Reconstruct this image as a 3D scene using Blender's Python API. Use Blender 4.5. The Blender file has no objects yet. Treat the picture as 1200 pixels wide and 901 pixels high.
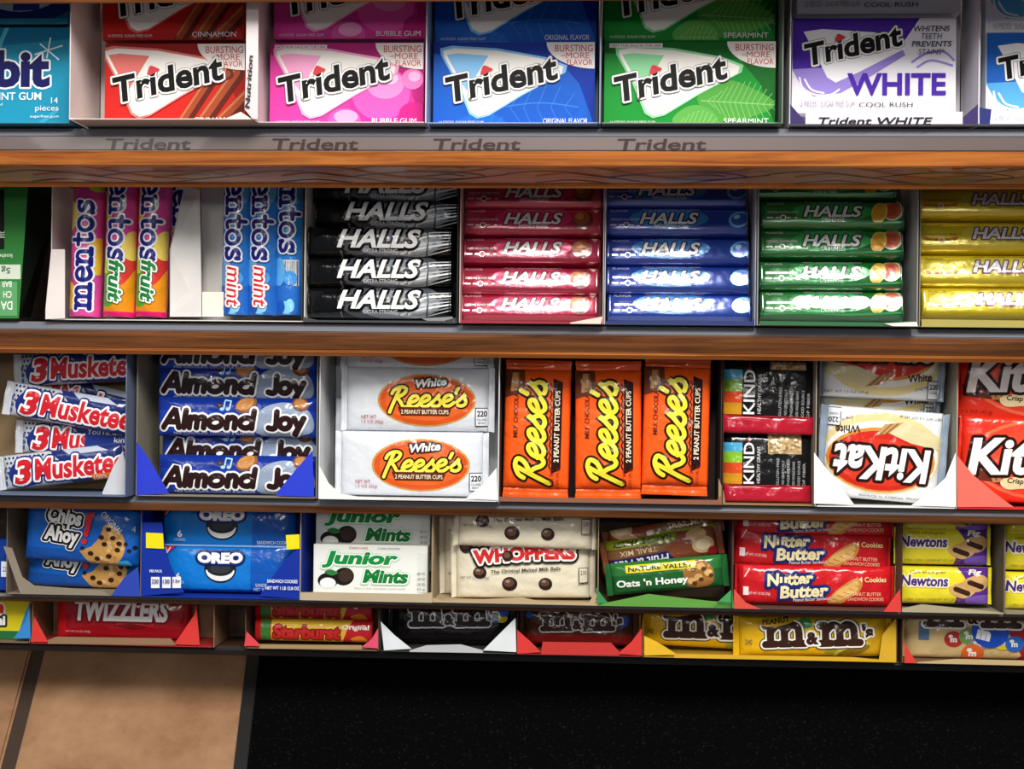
import bpy, bmesh, math, random, copy
from mathutils import Vector, Matrix
random.seed(7)
VERBOSE = False
SC = bpy.context.scene
COL = SC.collection

# ------------------------------------------------------------------ camera, light, exposure
F = 1610.0                       # focal length in pixels of the 1200x901 frame
PITCH, YAW, ROLL = 40.0, 3.3, 0.63
CAM_H = 0.945
R = math.radians
CM = (Matrix.Rotation(R(90 - PITCH), 3, 'X') @ Matrix.Rotation(R(YAW), 3, 'Y') @ Matrix.Rotation(R(ROLL), 3, 'Z'))
CPOS = Vector((0.0, 0.0, CAM_H))
cam = bpy.data.cameras.new('camera')
cam.sensor_width = 36.0
cam.lens = F / 1200.0 * 36.0
cam.clip_start = 0.02
cam_o = bpy.data.objects.new('camera', cam)
COL.objects.link(cam_o)
cam_o.matrix_world = Matrix.Translation(CPOS) @ CM.to_4x4()
SC.camera = cam_o

def srgb(h):
    h = h.lstrip('#')
    out = []
    for i in (0, 2, 4):
        c = int(h[i:i + 2], 16) / 255.0
        out.append(c / 12.92 if c <= 0.04045 else ((c + 0.055) / 1.055) ** 2.4)
    return (out[0], out[1], out[2], 1.0)

world = bpy.data.worlds.new('room_air')
SC.world = world
world.use_nodes = True
wb = world.node_tree.nodes['Background']
wb.inputs[0].default_value = (0.86, 0.92, 1.0, 1)
wb.inputs[1].default_value = 0.135

def area_light(name, loc, target, sx, sy, power, color):
    l = bpy.data.lights.new(name, 'AREA')
    l.shape = 'RECTANGLE'
    l.size, l.size_y, l.energy, l.color = sx, sy, power, color
    o = bpy.data.objects.new(name, l)
    COL.objects.link(o)
    o.location = loc
    o.rotation_euler = (Vector(target) - Vector(loc)).to_track_quat('-Z', 'Y').to_euler()
    return o
area_light('ceiling_fixture', (0.30, 0.46, 2.15), (0.05, 0.78, 0.3), 1.3, 0.20, 48.0, (1.0, 0.96, 0.90))
area_light('left_fill_light', (-1.3, -0.1, 2.4), (0.0, 0.78, 0.3), 1.2, 0.5, 10.0, (1.0, 0.96, 0.9))  # added fill light, out of view, softens the shade from the left

def glint_light(name, loc, radius, power, color):  # small unseen light, added to put glints on the wrappers
    l = bpy.data.lights.new(name, 'POINT')
    l.shadow_soft_size, l.energy, l.color = radius, power, color
    o = bpy.data.objects.new(name, l)
    COL.objects.link(o)
    o.location = loc
glint_light('added_glint_light', (0.25, -0.85, 1.95), 0.05, 12.0, (1.0, 0.95, 0.88))  # added behind the camera for glints on the film, not a known lamp
glint_light('added_glint_light', (-0.55, -0.75, 2.05), 0.05, 9.0, (1.0, 0.95, 0.88))  # second added glint source, further left

vs = SC.view_settings
vs.view_transform = 'Standard'
vs.look = 'None'
vs.gamma = 1.0
vs.use_curve_mapping = False
vs.exposure = 0.18
SC.cycles.use_denoising = True
SC.cycles.max_bounces = 8

# ------------------------------------------------------------------ pixel rays and the five tilted product planes
def ray(px, py):
    return CM @ Vector(((px - 600.0) / F, -(py - 450.5) / F, -1.0))
NV = Vector((0, -math.cos(R(PITCH)), math.sin(R(PITCH))))
UV = Vector((0, math.sin(R(PITCH)), math.cos(R(PITCH))))
XV = Vector((1, 0, 0))
LIPY = {1: 150.0, 2: 381.0, 3: 588.0, 4: 707.0, 5: 766.0}
DEP = {1: 0.950, 2: 1.020, 3: 1.056, 4: 1.082, 5: 1.100}
MPP = {k: DEP[k] / F for k in DEP}
P0 = {k: CPOS + ray(600, LIPY[k]) * DEP[k] for k in DEP}
ROWM = Matrix((XV, UV, NV)).transposed()      # local (x, u, n) -> world

def pt(row, px, py, n=0.0):
    """world point where the ray through a pixel meets the row's plane, n metres in front of it"""
    d = ray(px, py)
    t = ((P0[row] + NV * n - CPOS).dot(NV)) / d.dot(NV)
    return CPOS + d * t
def lo(row, px, py, n=0.0):
    """the same in the row's own coordinates (x along the shelf, u up the tray, n out of it)"""
    q = pt(row, px, py, n) - P0[row]
    return Vector((q.x, q.dot(UV), n))
def wl(row, v):
    return P0[row] + ROWM @ Vector(v)
def depth_scale(row, px, py, n):
    return (pt(row, px, py, n) - CPOS).dot(CM @ Vector((0, 0, -1))) / F

# ------------------------------------------------------------------ materials
MATS = {}
def N(nt, kind, **kw):
    n = nt.nodes.new(kind)
    for k, v in kw.items():
        setattr(n, k, v)
    return n
FINISH = {'card': (0.5, 0.0, 0.0, 0.04, 40), 'film': (0.19, 0.0, 0.10, 0.70, 90), 'foil': (0.32, 0.45, 1.0, 0.50, 90),
          'ink': (0.3, 0, 0.2, 0.05, 60), 'paper': (0.75, 0, 0, 0.10, 60), 'dull': (0.6, 0, 0, 0.05, 60)}
def mat(col, finish='film'):
    key = (col, finish)
    if key in MATS:
        return MATS[key]
    m = bpy.data.materials.new(finish + '_' + col.lstrip('#'))
    m.use_nodes = True
    nt = m.node_tree
    b = nt.nodes['Principled BSDF']
    rough, metal, coat, bump, sc = FINISH[finish]
    b.inputs['Base Color'].default_value = srgb(col)
    b.inputs['Roughness'].default_value = rough
    b.inputs['Metallic'].default_value = metal
    b.inputs['Coat Weight'].default_value = coat
    b.inputs['Coat IOR'].default_value = 2.1 if finish == 'foil' else 1.5
    b.inputs['Coat Roughness'].default_value = 0.26 if finish == 'foil' else 0.12
    b.inputs['Specular IOR Level'].default_value = {'card': 0.15, 'ink': 0.2, 'film': 0.42}.get(finish, 0.5)
    tc = N(nt, 'ShaderNodeTexCoord')
    nz = N(nt, 'ShaderNodeTexNoise')
    nz.inputs['Scale'].default_value = sc
    nz.inputs['Detail'].default_value = 2.0
    bp = N(nt, 'ShaderNodeBump')
    bp.inputs['Strength'].default_value = bump
    bp.inputs['Distance'].default_value = 0.002
    nt.links.new(tc.outputs['Object'], nz.inputs['Vector'])
    nt.links.new(nz.outputs['Fac'], bp.inputs['Height'])
    nt.links.new(bp.outputs['Normal'], b.inputs['Normal'])
    if finish in ('film', 'foil'):
        nt.links.new(bp.outputs['Normal'], b.inputs['Coat Normal'])
    if finish == 'paper':     # corrugated / pulpy fleck
        mx = N(nt, 'ShaderNodeMixRGB')
        c = srgb(col)
        mx.inputs[1].default_value = (c[0] * 0.86, c[1] * 0.86, c[2] * 0.86, 1)
        mx.inputs[2].default_value = c
        nt.links.new(nz.outputs['Fac'], mx.inputs[0])
        nt.links.new(mx.outputs[0], b.inputs['Base Color'])
    MATS[key] = m
    return m

def wood(name, dark, light, rough, coat, scale=9.0, bump=0.12):
    m = bpy.data.materials.new(name)
    m.use_nodes = True
    nt = m.node_tree
    b = nt.nodes['Principled BSDF']
    tc = N(nt, 'ShaderNodeTexCoord')
    mp = N(nt, 'ShaderNodeMapping')
    mp.inputs['Scale'].default_value = (0.9, 22.0, 22.0)
    nz = N(nt, 'ShaderNodeTexNoise')
    nz.inputs['Scale'].default_value = scale
    nz.inputs['Detail'].default_value = 6.0
    nz.inputs['Roughness'].default_value = 0.65
    nz.inputs['Distortion'].default_value = 0.6
    cr = N(nt, 'ShaderNodeValToRGB')
    cr.color_ramp.elements[0].position = 0.32
    cr.color_ramp.elements[0].color = srgb(dark)
    cr.color_ramp.elements[1].position = 0.68
    cr.color_ramp.elements[1].color = srgb(light)
    n2 = N(nt, 'ShaderNodeTexNoise')
    n2.inputs['Scale'].default_value = 7.0
    mx = N(nt, 'ShaderNodeMixRGB', blend_type='MULTIPLY')
    mx.inputs[0].default_value = 0.55
    nt.links.new(tc.outputs['Object'], mp.inputs['Vector'])
    nt.links.new(mp.outputs[0], nz.inputs['Vector'])
    nt.links.new(nz.outputs['Fac'], cr.inputs[0])
    nt.links.new(tc.outputs['Object'], n2.inputs['Vector'])
    nt.links.new(cr.outputs[0], mx.inputs[1])
    nt.links.new(n2.outputs['Fac'], mx.inputs[2])
    nt.links.new(mx.outputs[0], b.inputs['Base Color'])
    b.inputs['Roughness'].default_value = rough
    b.inputs['Coat Weight'].default_value = coat
    b.inputs['Coat Roughness'].default_value = 0.08
    bp = N(nt, 'ShaderNodeBump')
    bp.inputs['Strength'].default_value = bump
    bp.inputs['Distance'].default_value = 0.001
    nt.links.new(nz.outputs['Fac'], bp.inputs['Height'])
    nt.links.new(bp.outputs[0], b.inputs['Normal'])
    return m

# ------------------------------------------------------------------ object helpers
def link(o, parent=None):
    COL.objects.link(o)
    if parent:
        o.parent = parent
    return o
def mesh_obj(name, bm, mats, parent=None, smooth=False):
    me = bpy.data.meshes.new(name)
    bm.to_mesh(me)
    bm.free()
    for m in (mats if isinstance(mats, (list, tuple)) else [mats]):
        me.materials.append(m)
    if smooth:
        for p in me.polygons:
            p.use_smooth = True
    return link(bpy.data.objects.new(name, me), parent)
def tag(o, label=None, cat=None, group=None, kind=None):
    if label: o['label'] = label
    if cat: o['category'] = cat
    if group: o['group'] = group
    if kind: o['kind'] = kind
    return o
def empty(name, loc, rot3=None, scale=1.0):
    o = bpy.data.objects.new(name, None)
    o.empty_display_size = 0.02
    m = Matrix.Translation(loc)
    if rot3 is not None:
        m = m @ rot3.to_4x4()
    o.matrix_world = m @ Matrix.Scale(scale, 4)
    return link(o)
def slab_bm(bm, pts, thick, mi=0):
    """extrude a polygon of points by `thick` against its normal"""
    pts = [Vector(p) for p in pts]
    nrm = Vector()
    for i, p in enumerate(pts):
        q = pts[(i + 1) % len(pts)]
        nrm += p.cross(q)
    nrm.normalize()
    a = [bm.verts.new(p) for p in pts]
    b = [bm.verts.new(p - nrm * thick) for p in pts]
    fs = [bm.faces.new(a), bm.faces.new(list(reversed(b)))]
    k = len(pts)
    for i in range(k):
        j = (i + 1) % k
        fs.append(bm.faces.new((a[j], a[i], b[i], b[j])))
    for f in fs:
        f.material_index = mi
    return fs
def slab(name, pts, thick, m, parent, bevel=0.0):
    bm = bmesh.new()
    slab_bm(bm, pts, thick)
    if bevel:
        bmesh.ops.bevel(bm, geom=bm.edges[:], offset=bevel, segments=2, affect='EDGES')
    return mesh_obj(name, bm, m, parent)

# ------------------------------------------------------------------ flat lettering
TXT = {}
def text_mesh(s, off, shear):
    key = (s, round(off, 4), round(shear, 3))
    if key in TXT:
        return TXT[key]
    cu = bpy.data.curves.new('t', 'FONT')
    cu.body = s
    cu.size = 1.0
    cu.offset = off
    cu.shear = shear
    cu.resolution_u = 3
    cu.dimensions = '2D'
    cu.fill_mode = 'BOTH'
    o = bpy.data.objects.new('t', cu)
    me = o.to_mesh()
    vs_ = [(v.co.x, v.co.y) for v in me.vertices]
    fs_ = [tuple(p.vertices) for p in me.polygons]
    o.to_mesh_clear()
    bpy.data.objects.remove(o)
    bpy.data.curves.remove(cu)
    TXT[key] = (vs_, fs_)
    return TXT[key]

def catmull(p, n=6, closed=False):
    out = []
    k = len(p)
    rng = range(k if closed else k - 1)
    for i in rng:
        if closed:
            a, b, c, d = p[(i - 1) % k], p[i], p[(i + 1) % k], p[(i + 2) % k]
        else:
            a, b, c, d = p[max(i - 1, 0)], p[i], p[i + 1], p[min(i + 2, k - 1)]
        for j in range(n):
            t = j / n
            out.append(tuple(0.5 * (2 * b[q] + (c[q] - a[q]) * t + (2 * a[q] - 5 * b[q] + 4 * c[q] - d[q]) * t * t
                                    + (3 * b[q] - a[q] - 3 * c[q] + d[q]) * t ** 3) for q in (0, 1)))
    if not closed:
        out.append(tuple(p[-1]))
    return out

# stroke alphabets: letter -> (advance, [strokes])
def circ(cx, cy, rx, ry, a0=0, a1=360, k=14):
    return [(cx + rx * math.cos(R(a0 + (a1 - a0) * i / k)), cy + ry * math.sin(R(a0 + (a1 - a0) * i / k))) for i in range(k + 1)]
SCRIPT = {
    'R': (0.86, [[(.36, 1.2), (.24, .7), (.1, .1), (.02, -.28)], [(.02, .9), (.12, 1.15), (.4, 1.3), (.66, 1.2), (.62, .92), (.42, .72), (.27, .66), (.44, .42), (.6, .1), (.76, .0), (.88, .12)]]),
    'e': (0.55, [[(.0, .28), (.25, .36), (.42, .5), (.38, .68), (.22, .7), (.06, .5), (.04, .25), (.16, .03), (.36, .03), (.56, .22)]]),
    's': (0.52, [[(.0, .25), (.2, .5), (.34, .76), (.3, .55), (.42, .32), (.4, .1), (.24, .0), (.06, .06)]]),
    'z': (0.0, []),
    "'": (0.14, [[(.12, 1.12), (.04, .84)]]),
}
CASUAL = {
    'A': (0.74, [[(.0, .0), (.33, 1.0), (.4, 1.0), (.62, .0)], [(.13, .33), (.54, .33)]]),
    'l': (0.23, [[(.07, 1.02), (.07, .0)]]),
    'm': (0.78, [[(.05, .0), (.05, .62)], [(.05, .42), (.17, .62), (.3, .58), (.33, .4), (.33, .0)], [(.33, .42), (.45, .62), (.58, .58), (.61, .4), (.61, .0)]]),
    'o': (0.66, [circ(.26, .31, .25, .3)]),
    'n': (0.52, [[(.05, .0), (.05, .62)], [(.05, .42), (.17, .62), (.31, .58), (.35, .4), (.35, .0)]]),
    'd': (0.68, [circ(.26, .31, .24, .3), [(.5, 1.02), (.5, .0)]]),
    'J': (0.52, [[(.36, 1.0), (.36, .2), (.24, .0), (.02, .04)]]),
    'y': (0.55, [[(.02, .62), (.24, .1)], [(.46, .62), (.26, .05), (.1, -.32)]]),
    ' ': (0.02, []),
}
SERIF = {
    'm': (1.0, [[(.1, .0), (.1, .68)], [(.1, .45), (.25, .68), (.4, .62), (.43, .4), (.43, .0)], [(.43, .45), (.58, .68), (.73, .62), (.77, .4), (.77, .0)],
                [(-.02, .68), (.1, .68)], [(-.02, .0), (.22, .0)], [(.33, .0), (.55, .0)], [(.66, .0), (.9, .0)]]),
    'n': (0.72, [[(.1, .0), (.1, .68)], [(.1, .45), (.25, .68), (.42, .62), (.47, .4), (.47, .0)], [(-.02, .68), (.1, .68)], [(-.02, .0), (.22, .0)], [(.36, .0), (.6, .0)]]),
    'e': (0.62, [[(.05, .36), (.47, .36), (.42, .6), (.26, .7), (.08, .58), (.03, .32), (.12, .06), (.3, .0), (.5, .12)]]),
    't': (0.5, [[(.18, .98), (.18, .16), (.26, .02), (.4, .06)], [(.0, .66), (.38, .66)]]),
    'o': (0.68, [circ(.28, .34, .25, .34)]),
    's': (0.5, [[(.4, .6), (.24, .7), (.08, .58), (.14, .42), (.36, .28), (.38, .1), (.2, .0), (.03, .1)], [(.4, .7), (.4, .55)], [(.02, .15), (.02, .0)]]),
}
# ------------------------------------------------------------------ printed packs
EPS = 0.00007
class Pack:
    """artwork drawn in photo pixels on a pack of w x h pixels; later wrapped on the pack's curved face"""
    def __init__(s, w, h, kind, base, row, t=14.0, finish='film', p=2.6, crimp=6.0, crimp_col=None, wr=1.0, seed=1, back=None, taper=0.5):
        s.w, s.h, s.kind, s.base, s.row, s.t, s.finish, s.p = w, h, kind, base, row, t, finish, p
        s.crimp, s.crimp_col, s.wr, s.seed, s.taper = crimp, crimp_col or base, wr, seed, taper
        s.s = MPP[row]
        s.items = []           # (part, layer, colour, verts, faces)
        s.part = 'wrapper'
        s.layer = 1
        s.root = None
        s.ends = (-1, 1)
        s.fade = {}
    def add(s, col, verts, faces, step=True):
        s.items.append((s.part, s.layer, col, verts, faces))
        if step:
            s.layer += 1
    def poly(s, pts, col):
        s.add(col, list(pts), [tuple(range(len(pts)))])
        return s
    def rect(s, x0, y0, x1, y1, col):
        return s.poly([(x0, y0), (x1, y0), (x1, y1), (x0, y1)], col)
    def ell(s, cx, cy, rx, ry, col, rot=0, k=28, a0=0, a1=360):
        c, n = math.cos(R(rot)), math.sin(R(rot))
        pts = []
        for i in range(k if a1 - a0 == 360 else k + 1):
            a = R(a0 + (a1 - a0) * i / k)
            x, y = rx * math.cos(a), ry * math.sin(a)
            pts.append((cx + x * c - y * n, cy + x * n + y * c))
        return s.poly(pts, col)
    def blob(s, pts, col, n=5):
        return s.poly(catmull(pts, n, True), col)
    def ribbon(s, lines, width, col, smooth=True):
        V, Fc = [], []
        for ln in lines:
            p = catmull(ln, 5) if smooth and len(ln) > 2 else list(ln)
            # drop doubles
            q = [p[0]]
            for a in p[1:]:
                if (a[0] - q[-1][0]) ** 2 + (a[1] - q[-1][1]) ** 2 > 1e-8:
                    q.append(a)
            p = q
            if len(p) < 2:
                continue
            hw = width / 2
            L, Rr = [], []
            for i, a in enumerate(p):
                u = p[min(i + 1, len(p) - 1)]
                v = p[max(i - 1, 0)]
                dx, dy = u[0] - v[0], u[1] - v[1]
                l = math.hypot(dx, dy) or 1
                nx, ny = -dy / l * hw, dx / l * hw
                L.append((a[0] + nx, a[1] + ny))
                Rr.append((a[0] - nx, a[1] - ny))
            b = len(V)
            V += L + Rr
            k = len(p)
            for i in range(k - 1):
                Fc.append((b + i, b + k + i, b + k + i + 1, b + i + 1))
            for e, o in ((p[0], p[1]), (p[-1], p[-2])):
                an = math.atan2(e[1] - o[1], e[0] - o[0])
                bb = len(V)
                for j in range(9):
                    q = an - math.pi / 2 + math.pi * j / 8
                    V.append((e[0] + hw * math.cos(q), e[1] + hw * math.sin(q)))
                Fc.append(tuple(range(bb, bb + 9)))
        s.add(col, V, Fc)
        return s
    def text(s, body, cx, cy, w, h, col, rot=0, shear=0.0, bold=0.0, out=None, flipx=False, arc=0.0):
        """lettering fitted to a w x h box; out = [(colour, thickness in pixels), ...] from the outside in"""
        vs0, _ = text_mesh(body, bold, shear)
        x0 = min(v[0] for v in vs0); x1 = max(v[0] for v in vs0)
        y0 = min(v[1] for v in vs0); y1 = max(v[1] for v in vs0)
        kx, ky = w / (x1 - x0), h / (y1 - y0)
        mx, my = (x0 + x1) / 2, (y0 + y1) / 2
        c, n = math.cos(R(rot)), math.sin(R(rot))
        def fit(v):
            X, Y = (v[0] - mx) * kx, (v[1] - my) * ky
            Y += arc * (1 - (2 * X / w) ** 2)
            return (cx + X * c - Y * n, cy + X * n + Y * c)
        v_, f_ = text_mesh(body, bold, shear)
        base = [fit(v) for v in v_]
        if out:
            cnt = {}
            for f in f_:
                for a, b in zip(f, f[1:] + f[:1]):
                    cnt[frozenset((a, b))] = cnt.get(frozenset((a, b)), 0) + 1
            rim = [tuple(e) for e, q in cnt.items() if q == 1 and len(e) == 2]
            for oc, ow in out:          # a border of even width round every letter
                V, Fc = list(base), list(f_)
                for q, (a, b) in enumerate(rim):
                    (x0_, y0_), (x1_, y1_) = base[a], base[b]
                    dx, dy = x1_ - x0_, y1_ - y0_
                    l = math.hypot(dx, dy)
                    if l < 1e-6: continue
                    an = math.atan2(dy, dx)
                    k0 = len(V)
                    zz = (q % 7) * 0.06
                    for e, sg in (((x1_, y1_), -90), ((x0_, y0_), 90)):
                        for d in (0, 45, 90, 135, 180):
                            t = an + R(sg + d)
                            V.append((e[0] + ow * math.cos(t), e[1] + ow * math.sin(t), zz))
                    Fc.append(tuple(range(k0, k0 + 10)))
                s.add(oc, V, Fc)
        s.add(col, base, f_)
        return s
    def word(s, alpha, body, cx, cy, w, h, sw, col, rot=0, shear=0.0, out=None, arc=0.0):
        lines, x = [], 0.0
        for ch in body:
            adv, st = alpha[ch]
            for l in st:
                lines.append([(x + a + b * shear, b) for a, b in l])
            x += adv
        xs = [a for l in lines for a, _ in l]; ys = [b for l in lines for _, b in l]
        kx, ky = (w - sw) / (max(xs) - min(xs)), (h - sw) / (max(ys) - min(ys))
        mx, my = (max(xs) + min(xs)) / 2, (max(ys) + min(ys)) / 2
        c, n = math.cos(R(rot)), math.sin(R(rot))
        L2 = []
        for l in lines:
            r = []
            for a, b in l:
                X, Y = (a - mx) * kx, (b - my) * ky
                Y += arc * (1 - (2 * X / w) ** 2)
                r.append((cx + X * c - Y * n, cy + X * n + Y * c))
            L2.append(r)
        for oc, ow in (out or []):
            s.ribbon(L2, sw + 2 * ow, oc)
        s.ribbon(L2, sw, col)
        return s
    def tiny(s, x0, y0, x1, y1, col, body):
        return s.text(body, (x0 + x1) / 2, (y0 + y1) / 2, abs(x1 - x0), abs(y1 - y0), col)
    def barcode(s, x0, y0, x1, y1, vert=True, col='#15203a', bg='#e8eef4'):
        s.rect(x0, y0, x1, y1, bg)
        rn = random.Random(5)
        a, b = (x0, x1) if vert else (y0, y1)
        q = a + 1
        while q < b - 1:
            wd = rn.choice((0.5, 0.8, 1.2))
            if vert: s.rect(q, y0 + 1, min(q + wd, b - .5), y1 - 1, col)
            else: s.rect(x0 + 1, q, x1 - 1, min(q + wd, b - .5), col)
            s.layer -= 1
            q += wd + rn.choice((0.6, 0.9, 1.3))
        s.layer += 1
        return s
    # ---- shape of the front face, in pixels
    def z(s, x, y):
        hx, hy, T = s.w / 2, s.h / 2, s.t / 2
        if s.kind == 'box':
            return T
        if s.kind == 'roll':
            q = min(abs(y / hy), 0.9999)
            e = max(0.0, (abs(x) - (hx - 2.0)) / 2.0)
            return T * (1 - q ** s.p) ** (1 / s.p) * (1 - 0.25 * min(e, 1) ** 2)
        q = min(abs(y / hy), 1.0)
        e = min(abs(x / hx), 1.0)
        a = (1 - q ** 3.2) ** s.taper
        b = (1 - e ** 7) ** 0.6
        m = min(1.0, 6 * (1 - q) + .02) * min(1.0, 5 * (1 - e) + 0.0)
        k = s.seed
        end = math.exp(-(hx - abs(x)) / (0.10 * hx + 4))
        w = 0.55 * math.sin(y * 0.55 + k) * end * min(1, 8 * (1 - e))
        w += 0.22 * math.sin(0.11 * x + 0.17 * y + k * 1.7) + 0.18 * math.sin(0.23 * x - 0.14 * y + k * 2.3) + 0.12 * math.sin(0.05 * x + 0.42 * y + k)
        return T * a * b * 0.97 + s.wr * w * m
    def grid(s):
        hx, hy = s.w / 2, s.h / 2
        if s.kind == 'box':
            return None
        if s.kind == 'roll':
            ys = [-hy * math.cos(math.pi * i / 22) for i in range(23)]
            xs = [-hx, -hx + 1, -hx + 2.2, 0, hx - 2.2, hx - 1, hx]
        else:
            nx, ny = max(12, int(s.w / 4)), max(10, int(s.h / 3.2))
            xs = [hx * math.copysign(1 - (1 - abs(v)) ** 1.25, v) for v in [-1 + 2 * i / nx for i in range(nx + 1)]]
            ys = [hy * math.copysign(1 - (1 - abs(v)) ** 1.35, v) for v in [-1 + 2 * i / ny for i in range(ny + 1)]]
        return xs, ys
    def body_bm(s):
        bm = bmesh.new()
        if s.kind == 'box':
            bmesh.ops.create_cube(bm, size=1.0)
            for v in bm.verts:
                v.co = Vector((v.co.x * s.w, v.co.y * s.h, v.co.z * s.t))
            bmesh.ops.bevel(bm, geom=bm.edges[:], offset=min(1.2, s.t * .1), segments=2, affect='EDGES', profile=0.6)
            return bm
        xs, ys = s.grid()
        fr, bk = {}, {}
        for i, x in enumerate(xs):
            for j, y in enumerate(ys):
                zz = s.z(x, y)
                border = j in (0, len(ys) - 1) or (s.kind == 'flow' and i in (0, len(xs) - 1))
                if border:
                    fr[i, j] = bk[i, j] = bm.verts.new((x, y, 0))
                else:
                    fr[i, j] = bm.verts.new((x, y, zz))
                    bk[i, j] = bm.verts.new((x, y, -zz))
        for i in range(len(xs) - 1):
            for j in range(len(ys) - 1):
                for g, rev in ((fr, False), (bk, True)):
                    vv = []
                    for v in (g[i, j], g[i + 1, j], g[i + 1, j + 1], g[i, j + 1]):
                        if v not in vv: vv.append(v)
                    if len(vv) > 2:
                        try: bm.faces.new(list(reversed(vv)) if rev else vv)
                        except ValueError: pass
        if s.kind == 'roll':     # tucked ends
            for i, sg in ((0, -1), (len(xs) - 1, 1)):
                loop = [fr[i, j] for j in range(len(ys))] + [bk[i, j] for j in range(len(ys) - 2, 0, -1)]
                ce = bm.verts.new((xs[i] - sg * 1.5, 0, 0))
                for a in range(len(loop)):
                    b = (a + 1) % len(loop)
                    bm.faces.new((loop[b], loop[a], ce) if sg > 0 else (loop[a], loop[b], ce))
        bmesh.ops.recalc_face_normals(bm, faces=bm.faces[:])
        return bm
    def art_bm(s, part, slots):
        bm = bmesh.new()
        z0 = {}
        for pa, ly, col, V, Fc in s.items:
            if pa != part: continue
            if col not in slots: slots.append(col)
            mi = slots.index(col)
            vv = [bm.verts.new((p[0], p[1], ly + (p[2] if len(p) > 2 else 0))) for p in V]
            new = []
            for f in Fc:
                try:
                    fa = bm.faces.new([vv[i] for i in f])
                except ValueError:
                    continue
                fa.material_index = mi
                new.append(fa)
            big = [f for f in new if len(f.verts) > 4]
            if big:
                bmesh.ops.triangulate(bm, faces=big)
        lx, ly_ = s.w / 2 - (0.6 if s.kind != 'flow' else 0.3), s.h / 2 * (0.995 if s.kind != 'box' else 1) - (0.6 if s.kind == 'box' else 0)
        def cut(co, no, clear=False):
            bmesh.ops.bisect_plane(bm, geom=bm.verts[:] + bm.edges[:] + bm.faces[:], dist=1e-5, plane_co=co, plane_no=no, clear_outer=clear)
        for co, no in (((lx, 0, 0), (1, 0, 0)), ((-lx, 0, 0), (-1, 0, 0)), ((0, ly_, 0), (0, 1, 0)), ((0, -ly_, 0), (0, -1, 0))):
            cut(co, no, True)
        if not bm.verts: return bm
        g = s.grid()
        if g:
            ax = [v.co.x for v in bm.verts]; ay = [v.co.y for v in bm.verts]
            for x in g[0]:
                if min(ax) < x < max(ax): cut((x, 0, 0), (1, 0, 0))
            for y in g[1]:
                if min(ay) < y < max(ay): cut((0, y, 0), (0, 1, 0))
        bmesh.ops.triangulate(bm, faces=[f for f in bm.faces if len(f.verts) > 4])
        for f in bm.faces:
            f.normal_update()
            if f.normal.z < 0: f.normal_flip()
        for v in bm.verts:
            v.co.z = s.z(v.co.x, v.co.y) + 0.1 + v.co.z * EPS / s.s
        return bm
    def build(s, name):
        k = s.s
        root = empty(name, (0, 0, 0))
        slots = [s.base]
        body = s.body_bm()
        bmesh.ops.transform(body, matrix=Matrix.Scale(k, 4), verts=body.verts)
        art = s.art_bm('wrapper', slots)
        bmesh.ops.transform(art, matrix=Matrix.Scale(k, 4), verts=art.verts)
        tmp = bpy.data.meshes.new('tmp'); art.to_mesh(tmp); art.free()
        n0 = len(body.faces)
        body.from_mesh(tmp)
        bpy.data.meshes.remove(tmp)
        w = mesh_obj('carton' if s.kind == 'box' else 'wrapper', body, [mat(c, s.finish) for c in slots], root, smooth=s.kind != 'box')
        for pa in ('picture', 'logo', 'badge'):
            if any(i[0] == pa for i in s.items):
                sl = []
                b = s.art_bm(pa, sl)
                bmesh.ops.transform(b, matrix=Matrix.Scale(k, 4), verts=b.verts)
                mesh_obj(pa, b, [mat(c, s.finish) for c in sl], root if pa == 'logo' else w, smooth=s.kind != 'box')
        if s.kind == 'flow' and s.crimp:
            for sg in s.ends:
                bm = bmesh.new()
                n = max(10, int(s.h / 1.5))
                n += n % 2
                rows = 5
                G = []
                for i in range(rows):
                    e = i / (rows - 1)
                    rr = []
                    for j in range(n + 1):
                        y = (-1 + 2 * j / n) * s.h / 2 * (0.97 + 0.03 * e)
                        x = s.w / 2 - 0.4 + e * s.crimp + (0.8 if (j % 2 and i == rows - 1) else 0)
                        zz = 0.5 * math.sin(y * 0.25 + s.seed + sg) * e + (0.28 if i % 2 else -0.1) + 0.9 * e * math.sin(y * .09 + s.seed)
                        rr.append(bm.verts.new((sg * x * k, y * k, zz * k)))
                    G.append(rr)
                fs = []
                for i in range(rows - 1):
                    for j in range(n):
                        fs.append(bm.faces.new((G[i][j], G[i + 1][j], G[i + 1][j + 1], G[i][j + 1])))
                bmesh.ops.recalc_face_normals(bm, faces=fs)
                bmesh.ops.solidify(bm, geom=fs, thickness=0.5 * k)
                mesh_obj('end_crimp', bm, mat(s.crimp_col, s.finish), root, smooth=False)
        s.root = root
        s.name = name
        s.used = False
        return s

def crop(P, c):
    """the same pack c pixels shorter at its hidden top"""
    key = (id(P), c)
    if key not in CROPS:
        Q = copy.copy(P)
        Q.h = P.h - c
        Q.items = [(a, l, col, [(v[0], v[1] + c / 2) + tuple(v[2:]) for v in V], f) for a, l, col, V, f in P.items]
        CROPS[key] = Q.build(P.name)
    return CROPS[key]
CROPS = {}
U0 = 0.0009                      # trays stand this far above the lip line
UMAX = {k: (P0[k - 1] - P0[k]).dot(UV) - 0.0075 for k in (2, 3, 4, 5)}
UMAX[1] = 0.13

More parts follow.
